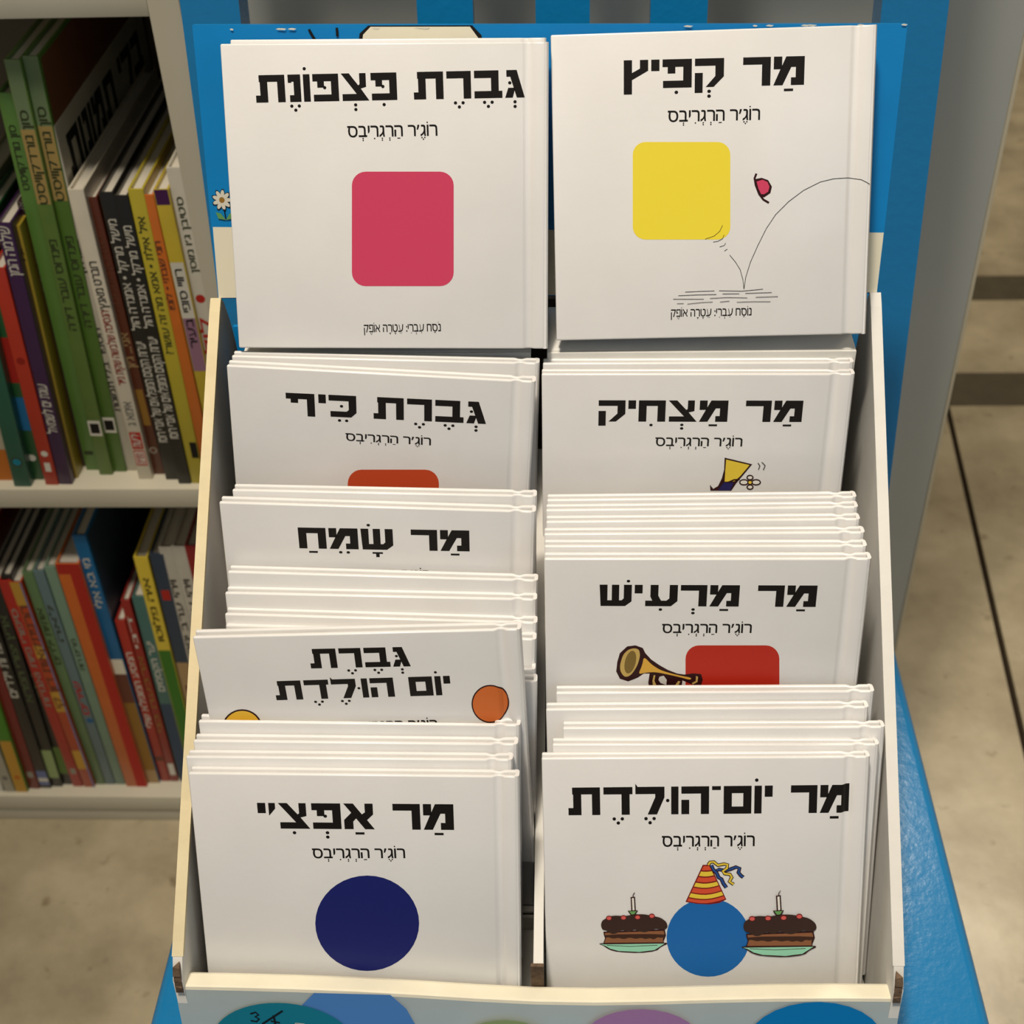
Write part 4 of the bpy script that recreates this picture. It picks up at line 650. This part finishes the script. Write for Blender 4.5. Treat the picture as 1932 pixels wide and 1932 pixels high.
def shelf_books():
    n = 0
    for k, d in SB.items():
        x, y, w, h, lean = SPINES[k]; w -= .0004; z = ZU if k[0] == 'u' else ZL
        col, label, items, dep = d[:4]; side = d[4] if len(d) > 4 else None
        t = tag(empty('picture_book', (x, y, z)), label, 'book', G1 if k[0] == 'u' else G2)
        t.rotation_euler = (0, math.radians(lean), 0)
        m = mat('spine_cover_'+k, col, .35, .45, noise=.12, nscale=30, coat=.2)
        bm = bmesh.new(); c = .0016
        addbox(bm, (0, .0012, 0), (c, dep, h), .0004, 1); addbox(bm, (w-c, .0012, 0), (w, dep, h), .0004, 1)
        addbox(bm, (0, 0, 0), (w, c, h), .0006, 2); bobj('cover', bm, m, t, True)
        box('page_block', (c, .006, .0025), (w-c, dep-.004, h-.003), PAGE, t)
        spine_print(t, items, w, h)
        if side:
            I = Ink()
            if side == 'TEXT':
                pr, W = block_text('b l y _ t m v n v t'); I.h = .0001
                for p in pr: I.poly('k', [(.012+(W-a)*(dep-.03)/W*0+a*(dep-.03)/W, .237+b*.028) for a, b in p], .0001)
            else: I.poly(side, [(.004, .003), (dep-.003, .003), (dep-.003, h-.003), (.004, h-.003)])
            I.build('cover_print', t, lambda a, b, q: (w+q, a, b))
        n += 1
shelf_books()
# ------------------------------------------------------------------ cardboard counter display
def display_box():
    t = tag(empty('cardboard_display', (-.015, .46, .4505)), 'white cardboard counter display with a blue header, standing on the blue chair seat', 'display')
    o = Vector((-.015, .46, .4505))
    L = lambda p: tuple(Vector(p)-o)
    # side panels: profile in depth and height, a little splayed towards the back
    prof = [(.3175,.4515),(.3235,.5040),(.3300,.5125),(.4400,.6045),(.5560,.7010),(.5618,.7050),(.5665,.7005),(.5712,.6860),(.5760,.6600),(.5830,.6100),(.5900,.5400),(.5980,.4515)]
    for fo, ro, th in ((-.1750, -.1722, .0042), (.1407, .1434, -.0042)):
        X = lambda y, e: fo+(ro-fo)*(y-.3236)/(.5618-.3236)+e
        ob = prism('side_panel', [L((X(y, 0), y, z)) for y, z in prof], [L((X(y, th), y, z)) for y, z in prof], CARD, t, .0009, 2)
        # cream folded rim along the sloping edge
        rim = [(y, z) for y, z in prof[2:6]]
        bm = bmesh.new()
        for i in range(len(rim)-1):
            (y0, z0), (y1, z1) = rim[i], rim[i+1]; s = .0004 if th > 0 else -.0004
            A = [L((X(y0, -s), y0, z0+.0003)), L((X(y0, th+s), y0, z0+.0003)), L((X(y0, th+s), y0+.002, z0-.0012)), L((X(y0, -s), y0+.002, z0-.0012))]
            B = [L((X(y1, -s), y1, z1+.0003)), L((X(y1, th+s), y1, z1+.0003)), L((X(y1, th+s), y1+.002, z1-.0012)), L((X(y1, -s), y1+.002, z1-.0012))]
            addprism(bm, A, B)
        e = bobj('edge_fold', bm, CARDC if th > 0 else CARD, t)
        bm = bmesh.new()
        for j in range(4):
            q = j*.0011; addprism(bm, [L((X(.322, th*.15), .3218+q*.5, .4975+q*3)), L((X(.322, th*.95), .3218+q*.5, .4975+q*3)), L((X(.322, th*.8), .3245+q, .4975+q*3))],
                                  [L((X(.322, th*.2), .3222+q, .5015+q*3)), L((X(.322, th*.9), .3218+q, .5010+q*3)), L((X(.322, th*.8), .3250+q, .5020+q*3))])
        bobj('torn_corner', bm, CARDK, t)['label'] = 'torn brown corner of the cardboard'
    # front panel: top fold sags a little in the middle
    n = 12; xs = [-.1752+(.3160)*i/n for i in range(n+1)]
    zt = lambda x: .4990-.0075*math.exp(-((x+.004)/.075)**2)-.0015*(x+.175)/.316
    verts = []; faces = []; mi = []
    for x in xs:
        z = zt(x)
        verts += [L(p) for p in ((x, .3145, .4515), (x, .3234, z-.0016), (x, .3240, z-.0002), (x, .3250, z), (x, .3312, z-.0014), (x, .3326, z-.0026), (x, .3328, z-.0046), (x, .3262, z-.0140), (x, .3185, .4515))]
    q = 9
    for i in range(n):
        for j in range(q):
            a, b = i*q+j, i*q+(j+1) % q; faces.append((a, b, b+q, a+q)); mi.append(0 if j == 0 else 1)
    faces += [tuple(range(q))[::-1], tuple(range(n*q, n*q+q))]; mi += [1, 1]
    mesh('front_panel', verts, faces, [CARDG, CARDI], t, mi=mi)
    # print on the front panel (plain colour patches) and the price sticker
    def onf(x, y, h):      # x, z on the leaning face
        f = (y-.4515)/(.4980-.4515); return L((x, .3145+f*(.3234-.3145)-.0003-h, y))
    I = Ink()
    I.poly('lime', [(-.1585,.4540),(-.1420,.4540),(-.1300,.4800),(-.1380,.4865),(-.1500,.4840),(-.1570,.4740)])
    I.poly('sky', [(-.121,.4600),(-.073,.4600),(-.070,.4780),(-.0735,.4880),(-.0800,.4965),(-.1135,.4970),(-.1200,.4890),(-.1235,.4780)])
    for c, x, r, rz in (('lilac', .030, .026, .020), ('cyan', .106, .030, .026), ('ltgn', -.030, .020, .014)):
        I.poly(c, [(x+r*math.cos(a*math.pi/14), .4700+rz*math.sin(a*math.pi/14)-(0 if c != 'ltgn' else .002)) for a in range(15)])
    I.build('panel_print', t, onf)
    # header
    hx = lambda f: (-.1686, .1440+f*.0018)
    yb0, zb0 = .5632, .7040; sy = (.599-.5618)/.119
    zt0, zt1 = .8220, .8175
    A = [L((-.1694, yb0, zb0)), L((.1425, yb0, zb0)), L((.1458, yb0+(zt1-zb0)*sy, zt1)), L((-.1686, yb0+(zt0-zb0)*sy, zt0))]
    B = [tuple(Vector(p)+Vector((0, .006, -.0018))) for p in A]
    hd = prism('header_panel', A, B, BLUEP, t, .0012, 3)
    zc = .7345
    def onh(x, z, h): return L((x, yb0+(z-zb0)*sy-.0003-h, z+h*.3))
    I = Ink()
    I.poly('cream', [(-.1690, .7046), (.1422, .7046), (.1431, .7312), (-.1684, .7368)])
    # daisy with two leaves
    cx, cz = -.1628, .7487
    for kk, s in (('k', 1.25), ('w', 1)):
        for i in range(9):
            a = 2*math.pi*i/9; I.poly(kk, [(cx+.0026*math.cos(a)+(.0019*math.cos(u)*math.cos(a)-.0009*math.sin(u)*math.sin(a))*s, cz+.0026*math.sin(a)+(.0019*math.cos(u)*math.sin(a)+.0009*math.sin(u)*math.cos(a))*s) for u in [2*math.pi*q/10 for q in range(10)]])
    I.poly('cgold', circ(cx, cz, .0013, 12)); I.stroke('k', .0005, [(cx+.0006, cz-.004), (cx+.0010, cz-.0085)])
    for s in (-1, 1): I.poly('leaf', [(cx+.001, cz-.0088), (cx+.001+s*.002, cz-.0060), (cx+.001+s*.0045, cz-.0052), (cx+.001+s*.0035, cz-.0082)])
    I.poly('k', [(-.096, .8060), (-.094, .8175), (-.090, .8206), (-.044, .8200), (-.040, .8160), (-.0385, .8060)])
    I.poly('cream', [(-.0945, .8060), (-.0925, .8170), (-.0890, .8201), (-.0450, .8195), (-.0415, .8150), (-.0400, .8060)])
    I.stroke('k', .0011, [(-.1165, .8195), (-.1145, .8160), (-.1125, .8130)]); I.stroke('k', .0011, [(-.1040, .8200), (-.1040, .8165)])
    for i in range(16):      # white scuffs where the printed board is folded
        x = random.choice((-1, 1))*random.uniform(.05, .160)-.01; q = random.uniform(.0006, .0028); zz = .8200-(x+.17)*.009
        I.poly('w', [(x-q, zz+.0002), (x-q*.3, zz+.0006), (x+q, zz+.0003), (x+q*.4, zz-.0003), (x-q*.5, zz-.0001)])
    I.build('header_print', t, onh)
    # tiers inside: risers and floors, the middle divider and the rear wall
    def bx(nm, lo, hi, m=CARD, bev=.0005): return box(nm, L(lo), L(hi), m, t, bev)
    bx('base', (-.1705, .3200, .4515), (.1364, .5950, .4540))
    dv = [(.3345,.4545),(.3345,.5030),(.4200,.5300),(.4560,.5560),(.4800,.5900),(.5280,.6400),(.5280,.4545)]
    prism('divider', [L((-.0176, y, z)) for y, z in dv], [L((-.0133, y, z)) for y, z in dv], CARD, t, .0006)
    dk = bmesh.new(); addbox(dk, L((-.0188, .3332, .4560)), L((-.0130, .3350, .5035)), .0004); bobj('torn_edge', dk, CARDK, t)['label'] = 'torn brown front edge of the middle divider'
    for x0, x1, tiers in ((-.1675, -.0192, ((.4900, .5265, .5600, .5625), (.4420, .4880, .5240, .5265), (.3860, .4390, .4660, .4685))),
                          (-.0118, .1350, ((.4880, .5290, .5600, .5622), (.4000, .4860, .5160, .5180)))):
        for y0, y1, z0, z1 in tiers:
            bx('tier_floor', (x0, y0, z0-.0012), (x1, y1, z0+.0008)); bx('tier_riser', (x0, y0-.0022, .4545), (x1, y0-.0002, z0-.0014))
        a0, a1 = (-.1530, x1) if x0 < -.1 else (x0, .1290)
        bx('tier_floor', (a0, .5315, .6920), (a1, .5700, .6940), m=CARD); bx('tier_riser', (a0, .5295, .5700), (a1, .5312, .6940), m=CARD)
    bx('rear_wall', (-.1650, .5840, .4545), (.1340, .5880, .6900), CARDK)
    bx('blue_strip', (-.1640, .5600, .6300), (-.1575, .5620, .6905), m=BLUEP)
    prism('rear_flap', [L(p) for p in ((-.1590, .5700, .6950), (-.0200, .5700, .6950), (-.0200, .5710, .7030), (-.1605, .5710, .7030))], [L(p) for p in ((-.1590, .5725, .6950), (-.0200, .5725, .6950), (-.0200, .5735, .7030), (-.1605, .5735, .7030))], CREAMP, t)
    # sticker lying on the front panel
    s = tag(empty('price_sticker', (-.126, .3150, .4700)), 'round teal price sticker with handwritten figures on the cardboard display front', 'sticker')
    so = Vector((-.126, .3150, .4700)); I = Ink()
    def ons(x, y, h):
        f = (y-.4515)/(.4980-.4515); return tuple(Vector((x, .3145+f*(.3234-.3145)-.0008-h, y))-so)
    I.poly('teal', [(-.1300+.0325*math.cos(a*math.pi/24), .4650+.0262*math.sin(a*math.pi/24)) for a in range(48)]); st = I.build('sticker_disc', s, ons)
    I = Ink(); I.h = .0001
    def three(x, z, q): return [(x-.6*q, z+1.5*q), (x+.3*q, z+1.9*q), (x+.7*q, z+1.3*q), (x+.1*q, z+.9*q), (x+.7*q, z+.4*q), (x+.2*q, z-.2*q), (x-.7*q, z)]
    I.stroke('k', .0009, three(-.1415, .4800, .0028)); I.stroke('k', .0009, three(-.1150, .4690, .0026))
    I.stroke('k', .0010, [(-.1385, .4780), (-.1320, .4835), (-.1285, .4865)]); I.stroke('k', .0010, [(-.1330, .4835), (-.1325, .4790), (-.1345, .4745)]); I.stroke('k', .0009, [(-.1345, .4800), (-.1305, .4790)])
    I.stroke('k', .0009, [(-.1440, .4690), (-.1400, .4730), (-.1360, .4725), (-.1345, .4690)])
    for a, b in (((-.1265,.4560),(-.1235,.4790)),((-.1235,.4790),(-.1195,.4785)),((-.1195,.4785),(-.1215,.4560)),((-.1245,.4700),(-.1205,.4700))): I.stroke('w', .0005, [a, b])
    I.poly('w', circ(-.1220, .4755, .0006, 8)); I.poly('w', circ(-.1225, .4725, .0006, 8))
    I.build('sticker_writing', s, ons)
display_box()
# ------------------------------------------------------------------ the square white hardbacks in the display
T_ = .0066; H_ = .1315
def book_proto():
    t = empty('square_hardback')
    def cover(nm, flip):
        pr = [(-.0700, 0), (.0584, 0), (.0594, .0005), (.0603, .0012), (.0618, .0014), (.0628, .0008), (.0638, .0001), (.0686, 0), (.0686, .0021), (.0640, .0022), (.0618, .0032), (.0598, .0028), (.0584, .0021), (-.0700, .0021)]
        if flip: pr = [(x, T_-y) for x, y in pr][::-1]
        bm = bmesh.new(); addprism(bm, [(x, y, 0) for x, y in pr], [(x, y, H_) for x, y in pr])
        bmesh.ops.recalc_face_normals(bm, faces=bm.faces[:])
        es = [e for e in bm.edges if e.calc_face_angle(0) > 1.2]
        bmesh.ops.bevel(bm, geom=es, offset=.0007, segments=3, profile=.5, affect='EDGES')
        return bobj(nm, bm, WHITE, t, True)
    cover('front_cover', False); cover('back_cover', True)
    pr = [(.0680, .0002), (.0692, .0003), (.0699, .0012), (.0700, T_/2), (.0699, T_-.0012), (.0692, T_-.0003), (.0680, T_-.0002), (.0682, T_-.0012), (.0684, T_/2), (.0682, .0012)]
    bm = bmesh.new(); addprism(bm, [(x, y, 0) for x, y in pr], [(x, y, H_) for x, y in pr]); bobj('spine', bm, WHITE, t, True)
    bm = bmesh.new(); addbox(bm, (-.0670, .0022, .003), (.0560, T_-.0022, H_-.0032)); bobj('page_block', bm, PAGE, t)
    return t
PROTO = book_proto()
BLAB = {
'L1': 'top left square white hardback with a plain pink rounded patch under its black title',
'L1b': 'square white hardback peeking out behind the top left pink patch book',
'L2r': 'plain square white hardback standing directly behind the orange patch book',
'L2': 'square white hardback in the second left row with an orange patch at the bottom',
'L3r': 'plain square white hardback standing directly behind the third left row title',
'L3': 'third left row square white hardback with a one line title and hidden picture',
'L4a': 'rearmost plain square white hardback of the fourth left row, yellowed near its spine',
'L4b': 'second plain square white hardback from the back in the fourth left row',
'L4c': 'third plain square white hardback from the back in the fourth left row',
'L4d': 'plain square white hardback directly behind the shifted balloon book in the fourth left row',
'L4e': 'plain square white hardback showing only its spine corner beside the balloon book, upper one',
'L4f': 'plain square white hardback showing only its spine corner beside the balloon book, lower one',
'L4g': 'square white hardback shifted left with two balloons and a two line title',
'L5a': 'rearmost plain square white hardback of the bottom left row',
'L5b': 'second plain square white hardback from the back in the bottom left row',
'L5c': 'plain square white hardback directly behind the navy patch book',
'L5': 'bottom left square white hardback with a round navy patch under its title',
'R1': 'top right square white hardback with a yellow patch and a bouncing line drawing',
'R2a': 'rearmost plain square white hardback of the second right row',
'R2b': 'plain square white hardback directly behind the yellow hat book',
'R2': 'second right row square white hardback with a yellow hat and flower picture',
'R3a': 'rearmost plain square white hardback of the third right row',
'R3b': 'second plain square white hardback from the back in the third right row',
'R3c': 'third plain square white hardback from the back in the third right row',
'R3d': 'fourth plain square white hardback from the back in the third right row',
'R3e': 'plain square white hardback directly behind the trumpet book',
'R3': 'third right row square white hardback with a golden trumpet picture',
'R4a': 'rearmost plain square white hardback of the bottom right row',
'R4b': 'second plain square white hardback from the back in the bottom right row',
'R4c': 'third bottom right plain square white hardback, pushed furthest to the right',
'R4d': 'plain square white hardback directly behind the birthday cakes book',
'R4': 'bottom right square white hardback with two chocolate cakes and a party hat picture'}
def place_books():
    first = True
    for k, (W, O, M) in BOOKS.items():
        if first: t = PROTO; first = False
        else:
            t = PROTO.copy(); C.objects.link(t)
            for ch in PARTS: c = ch.copy(); C.objects.link(c); c.parent = t
        m = Matrix((M[0]+(O[0],), M[1]+(O[1],), M[2]+(O[2],), (0, 0, 0, 1)))
        t.matrix_world = m @ Matrix.Diagonal((W/.14, 1, 1, 1))
        tag(t, BLAB[k], 'book', 'square white hardbacks in the cardboard display')
        if k in PICS:
            I = None; nm = ''
            for kind, c, w, pts in PICS[k]+[('n', '', 0, [])]:
                p = [(a/1000, b/1000) for a, b in pts]
                if kind == 'n':
                    if I: I.build(nm, t, fold)
                    hh = I.h if I else .00003; I = Ink(); I.cut = True; I.h = hh; nm = c
                elif kind == 'f': I.poly(c, p)
                else: I.stroke(c, w/1000, p)
        ti = Ink(); au = Ink(); ti.cut = True
        for kk, kind, code, bl, br, tl in LINES:
            if kk != k: continue
            bl, br, tl = [Vector(q)/1000 for q in (bl, br, tl)]; ex = br-bl; ey = Vector((-ex.y, ex.x)).normalized()*(tl-bl).length
            if kind == 't':
                ps, Wt = block_text(TITLES[code])
                for p in ps: ti.poly('k', [tuple(bl+ex*(a/Wt)+ey*b) for a, b in p], .00003)
            else:
                ps, Wt = font_text(SMALL[code])
                au = Ink()
                for v, f in ps: au.tris('k', [tuple(bl+ex*(a/Wt)+ey*b) for a, b in v], f, .00003)
                au.build('small_print', t, fold)
        if ti.v: ti.build('title', t, fold)
def fold(x, y, h):
    """lay a point of print on the cover, following the hinge groove"""
    g = [(-.07, 0), (.0584, 0), (.0594, .0005), (.0603, .0012), (.0618, .0014), (.0628, .0008), (.0638, .0001), (.07, 0)]
    d = 0
    for (a, ya), (b, yb) in zip(g, g[1:]):
        if a <= x <= b: d = ya+(yb-ya)*(x-a)/(b-a)
    return (x, d-h-.00002, y)
PARTS = [o for o in C.objects if o.parent == PROTO]
place_books()
